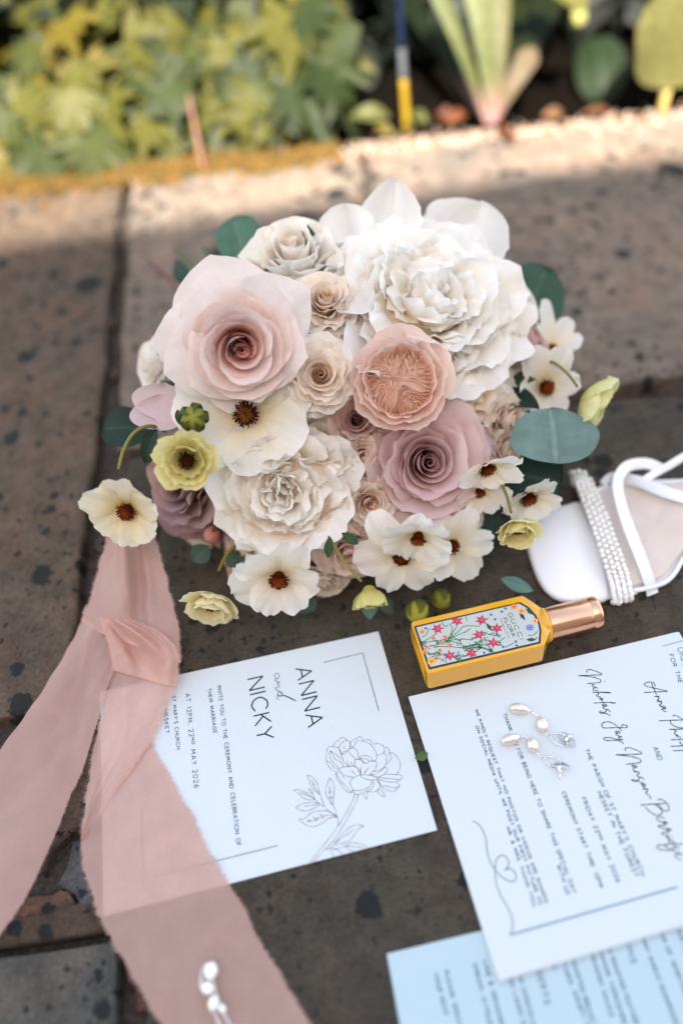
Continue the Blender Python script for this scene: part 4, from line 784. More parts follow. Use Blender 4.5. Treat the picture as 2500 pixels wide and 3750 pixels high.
rows = [section(.0, .72, .6), section(-.03, .86, .86), section(.0, .955, .965), section(.14, 1, 1), section(LB - .5, 1, 1), section(LB - .1, .99, .99), section(LB + .35, .74, .93), section(LB + .75, .52, .80), section(LB + .95, .46, .70)]
m_ = len(rows[0]); V = np.concatenate(rows); F = gf(len(rows), m_, cv=True)
cl_ = np.mean(rows[0], axis=0) + ex * .28; V = np.vstack([V, [cl_], [np.mean(rows[-1], axis=0)]]); nV = len(V)
F += [(i, (i + 1) % m_, nV - 2) for i in range(m_)] + [((len(rows) - 1) * m_ + (i + 1) % m_, (len(rows) - 1) * m_ + i, nV - 1) for i in range(m_)]
body = mesh('glass_body', V, F, M_GLASS, bottle, smooth=False)
bv = body.modifiers.new('rounded', 'BEVEL'); bv.width = .0009; bv.segments = 3; bv.limit_method = 'ANGLE'; bv.angle_limit = math.radians(18)
def ring(name, prof, mat, n=40, zc=1.5):
    V = []
    for x, r in prof:
        for k in range(n): a = 2 * math.pi * k / n; V.append(BP(x, r * math.cos(a), zc + r * math.sin(a)))
    F = gf(len(prof), n, cv=True) + [tuple(range(n)), tuple(range((len(prof) - 1) * n, len(prof) * n))[::-1]]
    o = mesh(name, V, F, mat, bottle); e = o.modifiers.new('edge', 'EDGE_SPLIT'); e.split_angle = math.radians(40); return o
ring('neck', [(LB + .5, 1.12), (LB + .85, 1.30), (LB + 1.05, 1.24)], M_GLASS)
ring('cap', [(LB + 1.05, 1.14), (LB + 1.1, 1.20), (LB + 4.15, 1.22), (LB + 4.2, 1.18), (LB + 4.28, 1.18), (LB + 4.34, 1.22), (LB + 4.8, 1.22), (LB + 4.92, 1.12)], M_COPPER)
zb = lambda X, Y: ons(1490 + X * .3316, 2170 + Y * .3316, HZ)
def lab(X, Y, dz): p = zb(X, Y); p[2] = HZ + dz; return p
M_LAB = thin('label_print', rough=.35, trans=0, vein=0, spec=.5)
arch = [(75, 377), (1245, 108), (1345, 165), (1420, 250), (1465, 340), (1482, 430), (1472, 562), (243, 853)]
mb = MB(); Q = [lab(X, Y, .012) for X, Y in arch]; mb.add(Q + [q + [0, 0, .02] for q in Q], [tuple(range(8, 16))] + [(i, (i + 1) % 8, 8 + (i + 1) % 8, 8 + i) for i in range(8)], lin(14, 34, 30)); labo = mb.build('label', M_LAB, bottle, smooth=False)
inner = [(100, 388), (1235, 126), (1330, 180), (1400, 262), (1444, 345), (1460, 430), (1450, 548), (256, 828)]
mb = MB(); mb.add([lab(X, Y, .036) for X, Y in inner], [tuple(range(8))], (.47, .50, .47)); mb.build('label_ground', M_LAB, labo, smooth=False)
rg = np.random.default_rng(4)
def starf(mb, X, Y, R, c, n=6, z=.046, inn=.42, rot=0.0, cc=None):
    ctr = lab(X, Y, z); P = [ctr]
    for k in range(2 * n):
        a = rot + math.pi * k / n; r = R * (1 if k % 2 == 0 else inn) * rg.uniform(.85, 1.1); P.append(lab(X + r * math.cos(a), Y + r * math.sin(a) * .8, z))
    mb.add(P, [(0, 1 + (k + 1) % (2 * n), 1 + k) for k in range(2 * n)], c)
    if cc is not None: mb.add([lab(X + R * .28 * math.cos(a), Y + R * .24 * math.sin(a), z + .004) for a in np.linspace(0, 5.5, 7)], [tuple(range(7))[::-1]], cc)
fl = MB(); st = MB()
RED = lin(178, 42, 72)
for X, Y in ((335, 405), (548, 320), (820, 310), (990, 400), (790, 470), (950, 560), (470, 700), (715, 672)):
    starf(fl, X, Y, 84, RED, 6, rot=rg.uniform(0, 1)); starf(fl, X + 6, Y - 4, 34, lin(215, 80, 100), 6, z=.051)
for X, Y in ((165, 440), (290, 510), (420, 495), (385, 565), (475, 585), (205, 600), (360, 640), (325, 730), (200, 660)): starf(fl, X, Y, 34, lin(226, 142, 96), 5, inn=.7, cc=lin(90, 40, 30))
for X, Y, R, c in ((270, 765, 56, lin(220, 170, 60)), (1180, 160, 44, lin(226, 132, 64)), (1262, 210, 50, lin(230, 160, 80)), (1410, 320, 44, lin(232, 172, 110)), (1355, 390, 52, lin(90, 140, 200))): starf(fl, X, Y, R, c, 8, inn=.75, cc=lin(200, 70, 70))
for X, Y in ((205, 400), (925, 250), (1045, 215), (970, 300), (1060, 605), (990, 465), (1200, 545), (1085, 180), (930, 655), (850, 670), (1210, 590)): starf(fl, X, Y, 24, lin(50, 60, 120), 5)
for X, Y, a in ((1270, 265, .9), (1350, 215, .7), (905, 385, .9), (1370, 525, 0)):
    P = [(X + 60 * math.cos(a) * s + 22 * math.sin(a) * w, Y + 60 * math.sin(a) * s - 22 * math.cos(a) * w) for s, w in ((-1, 0), (0, 1), (1, 0), (0, -1))]; fl.add([lab(x, y, .044) for x, y in P], [(3, 2, 1, 0)], lin(28, 66, 44))
GRN = lin(60, 110, 66)
for s in ("160,560 260,500 335,450", "160,560 300,540 420,520 480,480 548,380", "250,600 400,560 500,500 640,440 700,400", "330,560 560,520 700,520 780,480", "450,520 560,440 620,380 720,372 800,380", "440,540 560,560 640,610", "300,600 450,600 600,610 700,590 860,580 940,570", "160,500 210,470 240,400", "470,350 500,400 480,470", "640,600 760,580 830,540 860,490",
          "700,640 780,600 900,640", "200,670 300,690 400,760", "330,680 420,700", "560,690 620,710 680,690", "760,560 820,610 900,640", "840,450 920,470 1020,490", "650,270 660,320", "1000,560 1080,500", "1080,610 1180,560", "380,330 420,380 450,360", "1330,480 1400,470 1440,430", "1340,540 1400,520 1440,500", "160,560 200,620 260,700", "540,720 560,750", "640,640 700,610 760,620"):
    Q = [lab(*map(float, p.split(',')), .041) for p in s.split()]; inkline(st, smooth(Q, 4), .06, c=GRN)
    for i in range(22):
        X, Y = map(float, s.split()[rg.integers(len(s.split()))].split(',')); X += rg.uniform(-30, 30); Y += rg.uniform(-18, 18); a = rg.uniform(-.9, .6); l2 = rg.uniform(18, 52)
        P = [(X, Y), (X + l2 * .5 * math.cos(a) - 5 * math.sin(a), Y + l2 * .5 * math.sin(a) + 6 * math.cos(a)), (X + l2 * math.cos(a), Y + l2 * math.sin(a)), (X + l2 * .5 * math.cos(a) + 5 * math.sin(a), Y + l2 * .5 * math.sin(a) - 6 * math.cos(a))]
        if 130 < X < 1020 and abs(Y - (600 - .23 * (X - 780))) < 190: st.add([lab(x, y, .040) for x, y in P], [(3, 2, 1, 0)], np.array(GRN) * rg.uniform(.6, 1.6))
st.build('printed_leaves', M_LAB, labo, smooth=False); fl.build('printed_flowers', M_LAB, labo, smooth=False)
mb = MB(); plB = lambda x, y: np.array([*on(x, y, HZ + .045)[:2], HZ + .045])
zq = lambda X, Y: ((1490 + X * .3316) / 1.5944, (2170 + Y * .3316) / 1.5944)
textline(mb, 'GUCCI', zq(1108, 232), zq(1245, 520), 48 * .208, plB, .045, lin(60, 66, 66), gap=.32); textline(mb, 'FLORA', zq(1060, 290), zq(1165, 490), 40 * .208, plB, .045, lin(50, 56, 56), gap=.2); textline(mb, 'GORGEOUS ORCHID', zq(1022, 290), zq(1122, 510), 12 * .208, plB, .018, lin(90, 96, 96))
mb.build('label_lettering', M_LAB, labo, smooth=False)

# ------------------------------------------------------------------ pearls and earrings
M_PEARL, nt_, b_, n_, l_ = newmat('pearl'); b_.inputs['Base Color'].default_value = (.82, .73, .64, 1); b_.inputs['Metallic'].default_value = .55; b_.inputs['Roughness'].default_value = .2; b_.inputs['Coat Weight'].default_value = .6; b_.inputs['Coat Roughness'].default_value = .06
M_WPEARL, nt_, b_, n_, l_ = newmat('white_pearl'); b_.inputs['Base Color'].default_value = (.92, .90, .87, 1); b_.inputs['Roughness'].default_value = .22; b_.inputs['Coat Weight'].default_value = .5; b_.inputs['Subsurface Weight'].default_value = .0
M_SILVER = plain('silver', (.80, .80, .80), .18, 1.0)
M_CLEAR, nt_, b_, n_, l_ = newmat('clear_plastic'); b_.inputs['Base Color'].default_value = (.97, .98, 1, 1); b_.inputs['Transmission Weight'].default_value = 1; b_.inputs['Roughness'].default_value = .08; b_.inputs['IOR'].default_value = 1.12
zE = lambda X, Y: ((1720 + X * .3189) / 1.5944, (2480 + Y * .3189) / 1.5944)
def pearl(parent, p0, p1, r, mat, drop=.0, name='pearl', seed=1):
    rng = np.random.default_rng(seed); ax = unit(p1 - p0); R = axes(ax); L = np.linalg.norm(p1 - p0) / 2; V, F = blob((0, 0, 0), (1, 1, 1), nu=16, nv=24, bump=.02, rng=rng)
    k = 1 - drop * np.clip((V[:, 2:3] + .2), 0, 2) ** 1.2 * .55; V = np.concatenate([V[:, :2] * r * k, V[:, 2:3] * L], 1) @ R.T + (p0 + p1) / 2
    return mesh(name, V, F, mat, parent)
def wire(parent, pts, r, name='wire', mat=None, n=18, sm=True): V, F = tube(spline(pts, n) if sm else np.array(pts), r, 6); return mesh(name, V, F, mat or M_SILVER, parent)
def earring(P, label, seed, up):
    z0 = .33; E = lambda X, Y, z: on(*zE(X, Y), z0 + z)
    c = E(*P['c'], 0); e = empty('pearl_drop_earring', (c[0], c[1], z0), label=label, cat='earring', group='pair of pearl drop earrings on the booklet')
    pearl(e, E(*P['a0'], .38), E(*P['a1'], .28), .40, M_PEARL, .75, seed=seed); pearl(e, E(*P['b0'], .36), E(*P['b1'], .32), .39, M_PEARL, .15, seed=seed + 5)
    wire(e, [E(*P['a1'], .28), E(*P['m1'], .3), E(*P['m2'], .24), E(*P['b0'], .36)], .03, 'link'); wire(e, [E(P['m1'][0] + 12 * math.cos(t), P['m1'][1] + 10 * math.sin(t), .27) for t in np.linspace(0, 6.28, 9)], .028, 'ring'); wire(e, [E(P['m2'][0] + 12 * math.cos(t), P['m2'][1] + 10 * math.sin(t), .25) for t in np.linspace(0, 6.28, 9)], .028, 'ring')
    wire(e, [E(*P['b1'], .32), E(*P['n1'], .25), E(*P['h0'], .2)], .03, 'link'); wire(e, [E(P['n1'][0] + 14 * math.cos(t), P['n1'][1] + 14 * math.sin(t), .22) for t in np.linspace(0, 6.28, 9)], .028, 'ring')
    for w in P['w']: wire(e, [E(*q) for q in w], .045, 'setting', n=16)
    s = P['s']; d = E(s[0], s[1], .22); V, F = [], []
    tp = E(*up[:2], up[2]); ax = unit(tp - d); R = axes(ax)
    def turn(prof, name, mat, n=26):
        V = np.array([(r * math.cos(2 * math.pi * k / n), r * math.sin(2 * math.pi * k / n), z) for z, r in prof for k in range(n)]) @ R.T + d
        mesh(name, V, gf(len(prof), n, cv=True) + [tuple(range(n))[::-1], tuple(range((len(prof) - 1) * n, len(prof) * n))], mat, e)
    turn([(-.03, .60), (.0, .64), (.05, .60), (.07, .25)], 'clear_disc', M_CLEAR); turn([(.05, .24), (.12, .25), (.15, .17), (.24, .16), (.26, .12), (.34, .12), (.38, .16), (.44, .14), (.46, .05)], 'butterfly_clutch', M_SILVER)
    V, F = tube([d - ax * .1, tp], .035, 6); mesh('post', V, F, M_SILVER, e)
earring(dict(c=(800, 550), a0=(455, 340), a1=(700, 395), m1=(728, 412), m2=(765, 440), b0=(800, 455), b1=(860, 640), n1=(885, 662), h0=(920, 660), s=(1110, 720),
             w=([(905, 662, .15), (980, 645, .25), (1060, 655, .3), (1110, 700, .25)], [(905, 665, .12), (950, 730, .15), (1010, 775, .15), (1080, 790, .15)], [(1080, 790, .15), (1120, 750, .2), (1110, 700, .25)])), 'pearl drop earring nearer the yellow bottle', 3, (1150, 668, .62))
earring(dict(c=(700, 850), a0=(362, 745), a1=(585, 680), m1=(612, 680), m2=(655, 695), b0=(680, 705), b1=(768, 868), n1=(790, 900), h0=(830, 920), s=(1035, 1030),
             w=([(820, 925, .15), (900, 893, .3), (980, 900, .34), (1035, 930, .3)], [(835, 945, .15), (900, 915, .22), (1000, 930, .26), (1035, 960, .25)], [(835, 950, .12), (890, 1000, .12), (965, 1025, .12), (1030, 1030, .15)])), 'pearl drop earring farther from the bottle, its post pointing at the viewer', 9, (1033, 1165, .30))
# pearl piece on the ribbon
zH = lambda X, Y: ((650 + X * .15944) / 1.5944, (3450 + Y * .15944) / 1.5944)
c = on(*zH(780, 1100), .9); hp = empty('pearl_hair_pin', (c[0], c[1], .5), label='string of four white pearls on silver wire lying on the ribbon', cat='hair pin')
HPp = lambda X, Y, z: on(*zH(X, Y), z + .55)
pearl(hp, HPp(790, 460, .5), HPp(740, 910, .4), .40, M_WPEARL, .2, seed=3); pearl(hp, HPp(585, 980, .35), HPp(790, 1180, .35), .33, M_WPEARL, 0, seed=4); pearl(hp, HPp(840, 1240, .38), HPp(800, 1620, .35), .28, M_WPEARL, .1, seed=5); pearl(hp, HPp(940, 1580, .3), HPp(1110, 1500, .3), .25, M_WPEARL, 0, seed=6)
for w in ([(680, 480, .1), (560, 650, .12), (520, 900, .15), (520, 1020, .2), (600, 1150, .15), (800, 1200, .2)], [(820, 900, .3), (850, 1050, .25), (870, 1180, .3), (930, 1300, .25), (960, 1450, .2)], [(830, 1620, .25), (880, 1720, .2), (950, 1860, .2), (1000, 1960, .2)], [(1070, 1620, .2), (1100, 1740, .2), (1180, 1860, .2), (1250, 1980, .2)], [(520, 880, .2), (580, 860, .3), (560, 960, .3), (500, 920, .2)]): wire(hp, [HPp(*q) for q in w], .05)

# ------------------------------------------------------------------ sandal
M_SATIN, nt_, b_, n_, l_ = newmat('white_satin'); b_.inputs['Base Color'].default_value = (.84, .84, .86, 1); b_.inputs['Roughness'].default_value = .3; b_.inputs['Sheen Weight'].default_value = .3; b_.inputs['Specular IOR Level'].default_value = .4
M_NUDE = plain('nude_leather', (.66, .56, .49), .6, noise=.05, nscale=60)
z2 = lambda X, Y: (1160.3 + .26 * X, 1034.9 + .26 * Y)
S2 = lambda X, Y, z: on(*z2(X, Y), z)
c = S2(700, 800, 0); shoe = empty('bridal_sandal', (c[0], c[1], 0), label='white satin sandal with a pearl covered toe strap beside the bouquet', cat='sandal')
def pad(name, outline, zt, zb, mat, puff=.3, rings=6, parent=shoe, rnd=.3):
    """cushion: outline (X,Y,z), rounded rim, domed top"""
    P = spline(np.array(outline + [outline[0]], float), 72)[:-1]; W = np.array([S2(x, y, z) for x, y, z in P]); n = len(W); c = W.mean(0); rows = [W + (c - W) * .02 - [0, 0, zb]]
    rows.append(W - [0, 0, rnd]); 
    for a in (30, 60, 90): rows.append(W + (c - W) / np.linalg.norm(c - W, axis=1)[:, None] * rnd * (1 - math.cos(math.radians(a))) - [0, 0, rnd * (1 - math.sin(math.radians(a)))])
    for k in range(1, rings): q = k / rings; rows.append(rows[4] * (1 - q) + np.array([c[0], c[1], 0]) * q + np.array([[0, 0, c[2] * 1.0]]) * q + [0, 0, puff * math.sin(q * math.pi / 2)])
    V = np.concatenate(rows + [[c + [0, 0, puff]]]); F = gf(len(rows), n, cv=True); L = (len(rows) - 1) * n; F += [(L + i, L + (i + 1) % n, len(V) - 1) for i in range(n)]
    return mesh(name, V, F, mat, parent)
pad('sole', [(650, 450, .5), (480, 500, .5), (300, 590, .5), (200, 720, .5), (215, 900, .5), (300, 1140, .5), (410, 1280, .5), (560, 1322, .5), (760, 1330, .5), (960, 1290, .5), (1150, 1240, .5), (1330, 1200, .5), (1450, 1130, .55), (1540, 1010, .7), (1640, 830, 1.1), (1800, 500, 2.2), (1750, 250, 2.6), (1500, 240, 1.6), (1200, 250, .9), (950, 270, .6), (800, 320, .5)], 0, .45, M_SATIN, .0)
pad('insole', [(700, 470, .9), (900, 320, 1.0), (1150, 300, 1.5), (1450, 280, 2.2), (1740, 270, 3.2), (1760, 500, 2.9), (1620, 790, 1.8), (1500, 970, 1.25), (1400, 1090, 1.0), (1300, 1150, .9), (1120, 1190, .9), (980, 1210, .9)], 0, .2, M_NUDE, .0, rnd=.08)
toe = pad('toe_pad', [(640, 432, .75), (480, 482, .72), (300, 566, .7), (195, 700, .7), (188, 790, .7), (222, 940, .7), (300, 1140, .7), (390, 1255, .7), (520, 1318, .7), (720, 1332, .7), (900, 1302, .75), (915, 1180, .8), (850, 900, .85), (740, 640, .85)], 0, .5, M_SATIN, .45, rnd=.42)
def band(name, pts, w, mat, parent=shoe, th=.09, ndir=None, n=34):
    """strap: pts (X,Y,z) centre line; w width cm, follows the curve"""
    P = spline([S2(*p) for p in pts], n); T = np.gradient(P, axis=0); T /= np.linalg.norm(T, axis=1)[:, None]; up = unit(np.array(ndir) if ndir is not None else -C_F); V = []
    for p, t_ in zip(P, T):
        s = unit(np.cross(t_, up)); nn = np.cross(s, t_); 
        for a, b in ((-1, 0), (-.8, th / 2), (0, th * .7), (.8, th / 2), (1, 0), (.8, -th / 2), (0, -th / 2), (-.8, -th / 2)): V.append(p + s * a * w / 2 + nn * b)
    return mesh(name, V, gf(n, 8, cv=True) + [tuple(range(8)), tuple(range((n - 1) * 8, n * 8))[::-1]], mat, parent)
band('strap', [(1300, 1270, .25), (1270, 1150, 1.2), (1190, 930, 2.2), (1090, 680, 2.9), (1015, 450, 3.1), (990, 280, 3.0), (1040, 170, 2.8), (1120, 125, 2.6), (1250, 115, 2.5), (1370, 160, 2.6)], .92, M_SATIN, th=.05)
band('strap', [(1230, 260, 2.4), (1340, 190, 2.6), (1450, 130, 2.9), (1568, 60, 3.2), (1800, -60, 3.6)], .65, M_SATIN); band('strap', [(1060, 255, 1.6), (1180, 275, 2.2), (1330, 335, 2.7), (1500, 395, 3.0), (1800, 470, 3.3)], .95, M_SATIN)
band('strap', [(860, 300, .6), (920, 240, 1.0), (1000, 225, 1.4), (1100, 235, 1.7)], .7, M_SATIN)
band('rim', [(1130, 1240, .75), (1270, 1212, .75), (1400, 1170, .8), (1490, 1090, .9), (1570, 950, 1.05), (1660, 800, 1.3), (1800, 520, 2.3)], .34, M_SATIN, th=.25)
V, F = blob((0, 0, 0), (.10, .10, .03), nu=4, nv=10); V = V @ axes(-C_F).T + S2(920, 298, 1.2); mesh('eyelet', V, F, plain('dark_metal', (.05, .05, .05), .4, 1.0), shoe)
CP = spline([S2(*p) for p in ((600, 265, .4), (670, 260, 1.1), (740, 400, 1.9), (820, 600, 2.4), (890, 800, 2.4), (960, 1000, 2.0), (1010, 1160, 1.4), (1030, 1270, .9), (1035, 1330, .4))], 60)
ps = MB()
T = np.gradient(CP, axis=0)
V = []
for p, t_ in zip(CP, T):
    t_ = unit(t_); s = unit(np.cross(t_, -C_F)); nn = np.cross(s, t_); V += [p - s * .72 - nn * .22, p - s * .6, p + s * .6, p + s * .72 - nn * .22]
pstrap = mesh('pearl_strap', V, gf(len(CP), 4), plain('ivory_mesh', (.62, .60, .55), .7, noise=.15, nscale=900, bmp=.6), shoe)
V0, F0 = blob((0, 0, 0), (.195, .195, .195), nu=7, nv=12); pm = None; rg = np.random.default_rng(12)
def PIDX(q): i = min(len(CP) - 2, int(q * (len(CP) - 1))); return i, q * (len(CP) - 1) - i
for k in range(34):
    for j in range(4):
        q = (k + (.5 if j % 2 else 0)) / 34; i, f = PIDX(q); p = CP[i] * (1 - f) + CP[i + 1] * f; t_ = unit(T[i]); s = unit(np.cross(t_, -C_F)); nn = np.cross(s, t_)
        w = (j - 1.5) * .42 + rg.normal(0, .02); p = p + s * w + nn * (.14 - .07 * abs(w) + rg.normal(0, .02)) + t_ * rg.normal(0, .02)
        if p[2] < .2: continue
        if pm is None: o = mesh('pearl', V0, F0, M_WPEARL, pstrap, world=False); pm = o.data
        else: o = bpy.data.objects.new('pearl', pm); COL.objects.link(o); o.parent = pstrap
        o.matrix_basis = wmat(pstrap).inverted() @ Matrix.Translation(Vector([float(x) * U for x in p]))
for dx, dy in ((955, 1340), (1000, 1345), (1080, 1300), (1100, 1315), (985, 1300), (1140, 1250)):
    p = S2(dx, dy, .35); o = bpy.data.objects.new('pearl', pm); COL.objects.link(o); o.parent = pstrap; o.matrix_basis = wmat(pstrap).inverted() @ Matrix.Translation(Vector([float(x) * U for x in p])) @ Matrix.Scale(1.25, 4)

# ------------------------------------------------------------------ silk ribbon
m, nt, b, n_, l = newmat('blush_silk'); tc = N(nt, 'TexCoord')
vc = N(nt, 'VertexColor'); vc.layer_name = 'Col'
no = N(nt, 'TexNoise'); no.inputs['Scale'].default_value = 60; no.inputs['Detail'].default_value = 3; l.new(tc.outputs['Object'], no.inputs[0])
wv1 = N(nt, 'TexNoise'); wv1.inputs['Scale'].default_value = 2600; l.new(tc.outputs['Object'], wv1.inputs[0])
cc_ = mixc(nt, vc.outputs[0], ramp(nt, no.outputs[0], [(.35, .96), (.65, 1.03)]).outputs[0], mode='MULTIPLY'); cc_ = mixc(nt, cc_, ramp(nt, wv1.outputs[0], [(.3, .9), (.7, 1.08)]).outputs[0], mode='MULTIPLY')
l.new(cc_, b.inputs['Base Color']); b.inputs['Roughness'].default_value = .33; b.inputs['Sheen Weight'].default_value = .1; b.inputs['Specular IOR Level'].default_value = .5; bump(nt, b, wv1.outputs[0], .15, .0002)
tl = N(nt, 'BsdfTranslucent'); l.new(cc_, tl.inputs[0]); m1_ = N(nt, 'MixShader'); m1_.inputs[0].default_value = .3; l.new(b.outputs[0], m1_.inputs[1]); l.new(tl.outputs[0], m1_.inputs[2])
tp = N(nt, 'BsdfTransparent'); tp.inputs[0].default_value = (1, .93, .9, 1); m2_ = N(nt, 'MixShader'); m2_.inputs[0].default_value = .3; l.new(m1_.outputs[0], m2_.inputs[1]); l.new(tp.outputs[0], m2_.inputs[2]); l.new(m2_.outputs[0], nt.nodes['Material Output'].inputs[0])
M_SILK = m
c = on(290, 1500, 0); rib = empty('silk_ribbon', (c[0], c[1], 0), label='blush silk ribbon with frayed edges trailing from the bouquet in two tails', cat='ribbon')
PK = np.array(lin(226, 182, 168))
gs = lambda x, c, w: math.exp(-((x - c) / w) ** 2)
def tail(name, Lp, Rp, n=60, m=22, wr=.12, freq=2.0, hump=None, seed=1, zmin=.1, fray=(1, 1), tint=1.0, par=None):
    Ls = spline([(*p,) for p in Lp], n); Rs = spline([(*p,) for p in Rp], n); rng = np.random.default_rng(seed); ph = rng.uniform(0, 6, 6); V, C = [], []
    for i in range(n):
        t = i / (n - 1)
        a, b3 = on(*Ls[i][:2], Ls[i][2]), on(*Rs[i][:2], Rs[i][2])
        for j in range(m):
            v = j / (m - 1); p = a * (1 - v) + b3 * v
            z = wr * (math.sin(freq * 3 * t + 5 * v + ph[0]) + .6 * math.sin(freq * 7 * t - 4 * v + ph[1]) + .5 * math.sin(9 * v + ph[2] + 3 * t) + .9) * (.25 + math.sin(math.pi * v))
            z += .05 * math.sin(31 * t + 13 * v + ph[3]) * math.sin(17 * v + ph[4]) + .10 * math.sin(6 * t + ph[5]) * gs(v, .5 + .3 * math.sin(4 * t + ph[0]), .07) + .08 * gs(v, .3 + .2 * math.sin(5 * t + ph[2]), .05)
            if hump: z += hump(t, v)
            e = .05 * math.sin(40 * t + ph[5]) * (v < .01 or v > .99)
            d = unit(C_O - p); p = p + d * z * .9 + (b3 - a) / np.linalg.norm(b3 - a) * e; p[2] = max(p[2], zmin); V.append(p); C.append(PK * tint)
    o = mesh(name, V, gf(n, m), M_SILK, par or rib, np.array(C), np.zeros((len(V), 2)))
    mb = MB(); V = np.array(V).reshape(n, m, 3)
    for side, on_ in ((0, fray[0]), (m - 1, fray[1])):
        if not on_: continue
        out = unit(V[n // 2, side] - V[n // 2, m // 2])
        for i in range(n - 1):
            for k in range(int(9 * (1 + .9 * math.sin(i * 1.7 + ph[0]) * math.sin(i * .61 + ph[1])))):
                f = rng.random(); p = V[i, side] * (1 - f) + V[i + 1, side] * f; q = unit(p - (V[i, m // 2])); along = unit(V[i + 1, side] - V[i, side])
                L = rng.uniform(.08, .28) * (1.3 if rng.random() < .1 else 1); e = p + q * L + along * rng.normal(0, .10) + [0, 0, rng.normal(0, .03)]; w = along * .014; e[2] = max(e[2], zmin)
                mb.add([p - w, p + w, e], [(0, 1, 2)], PK * tint * 1.05)
    if mb.n: fo = mb.build('frayed_edge', M_SILK, o, smooth=False); fo['kind'] = 'stuff'
    return o
tail('ribbon_tail', [(262, 1465, .35), (258, 1540, .3), (238, 1630, .3), (216, 1720, .3), (199, 1830, .35), (187, 1925, .4)], [(380, 1480, 1.2), (400, 1550, .8), (388, 1605, .45), (366, 1660, .4), (344, 1706, .4), (296, 1776, .4), (240, 1852, .4), (190, 1928, .4)], n=52, wr=.16, seed=2, tint=.98)
tail('ribbon_tail', [(190, 1912, .32), (193, 1990, .2), (236, 2118, .2), (290, 2212, .2), (336, 2295, .2), (410, 2420, .2)], [(342, 1700, .22), (392, 1790, .2), (442, 1880, .2), (492, 1980, .2), (545, 2064, .2), (612, 2190, .2), (680, 2300, .2), (745, 2420, .2)], n=70, m=26, wr=.05, freq=2.4, seed=3, tint=.93)
tail('ribbon_tail', [(192, 1418, .9), (150, 1500, .5), (80, 1612, .4), (0, 1722, .4), (-80, 1830, .4)], [(266, 1470, .7), (262, 1530, .5), (228, 1640, .4), (195, 1750, .4), (152, 1852, .4), (80, 2022, .4), (0, 2150, .4), (-80, 2270, .4)], n=56, wr=.2, freq=1.6, seed=4, tint=.96, fray=(0, 1))
tail('ribbon_trunk', [(275, 1175, 6.5), (250, 1225, 5.0), (228, 1300, 3.2), (208, 1375, 1.9), (190, 1420, 1.2), (212, 1448, .9)], [(340, 1165, 6.5), (352, 1225, 5.0), (374, 1300, 3.6), (394, 1380, 2.6), (410, 1450, 2.0), (412, 1520, 1.6)], n=50, wr=.26, freq=1.3, seed=5, hump=lambda t, v: .7 * gs(v, .3 + .25 * t, .10) + .5 * gs(v, .78 - .1 * t, .08) - .6 * gs(v, .62, .08) * gs(t, .55, .35))
# the twist where the trunk turns under: a rolled lip over both tails
tail('ribbon_fold', [(230, 1420, 1.6), (240, 1452, 1.4), (254, 1492, 1.0), (262, 1540, .6)], [(306, 1424, 2.3), (362, 1450, 2.6), (408, 1500, 2.2), (404, 1580, .9)], n=40, m=40, wr=.06, seed=6, tint=1.0, hump=lambda t, v: 1.5 * gs(v, .45 + .35 * t, .13) * gs(t, .45, .45) - 1.1 * gs(v, .22 + .2 * t, .10) * gs(t, .55, .35) + .4 * gs(v, .88, .06))

# small green leaf between the two cards
leaf(on(952, 1742, .35), on(982, 1730, .5), .34, lin(86, 110, 62), name='fallen_leaf', mat=M_LEAF, parent=empty('fallen_leaf', on(965, 1738, 0), label='small green leaf lying between the invitation and the booklet', cat='leaf'), seed=40)
# ------------------------------------------------------------------ the garden bed beyond the terrace, in sun
M_GREEN = thin('sunlit_leaf', rough=.5, trans=.3, vein=.1, veinscale=(8, 4), spec=.18, mottling=.3)
M_DARK = thin('shade_toned_leaf', rough=.6, trans=.15, vein=.1, spec=.3)
def lobed(seed, lobes=5, deep=.5):
    """palmate leaf, about 1 long, folded along the lobes"""
    rng = np.random.default_rng(seed); P = [(0, 0, 0)]; k = 0
    ang = np.linspace(-2.1, 2.1, lobes)
    ring = []
    for i, a in enumerate(ang):
        L = 1.0 - .16 * abs(i - lobes // 2) + rng.normal(0, .05)
        if i: ring.append((a - (ang[1] - ang[0]) / 2, deep * L * .95, .0))
        ring += [(a - .27, L * .62, .05), (a - .14, L * .84, .03), (a, L, -.12), (a + .14, L * .84, .03), (a + .27, L * .62, .05)]
    V = [(0, .12, .03)] + [(r * math.sin(a), .12 + r * math.cos(a), z - .18 * r * r) for a, r, z in ring] + [(.02, -.02, 0)]
    n = len(ring); F = [(0, i + 1, i) for i in range(1, n)] + [(0, 1, n + 1), (0, n + 1, n)]
    V = np.array(V); V -= [0, 0, 0]; c = np.tile(np.array([1., 1, 1]), (len(V), 1)); return V, F
def leafmesh(name, V, F, col, mat):
    V = np.asarray(V); m = bpy.data.meshes.new(name); m.from_pydata((V * U).tolist(), [], [tuple(map(int, f)) for f in F]); m.polygons.foreach_set('use_smooth', [True] * len(m.polygons))
    c = m.color_attributes.new('Col', 'FLOAT_COLOR', 'POINT'); col = np.array(col, float) * .32 * np.array([1.04, 1.0, .8])
    cc = np.tile(np.append(col, 1), (len(V), 1)); cc[0, :3] = np.minimum(1, col * 1.4); c.data.foreach_set('color', cc.astype(np.float32).ravel())
    l_ = m.uv_layers.new(name='UVMap'); li = np.zeros(len(m.loops), np.int32); m.loops.foreach_get('vertex_index', li); l_.data.foreach_set('uv', (V[:, :2][li] * .1).astype(np.float32).ravel())
    m.materials.append(mat); m.update(); return m
GC = [(.21, .23, .065), (.14, .18, .055), (.26, .26, .06), (.10, .14, .05), (.34, .28, .05), (.07, .11, .04)]
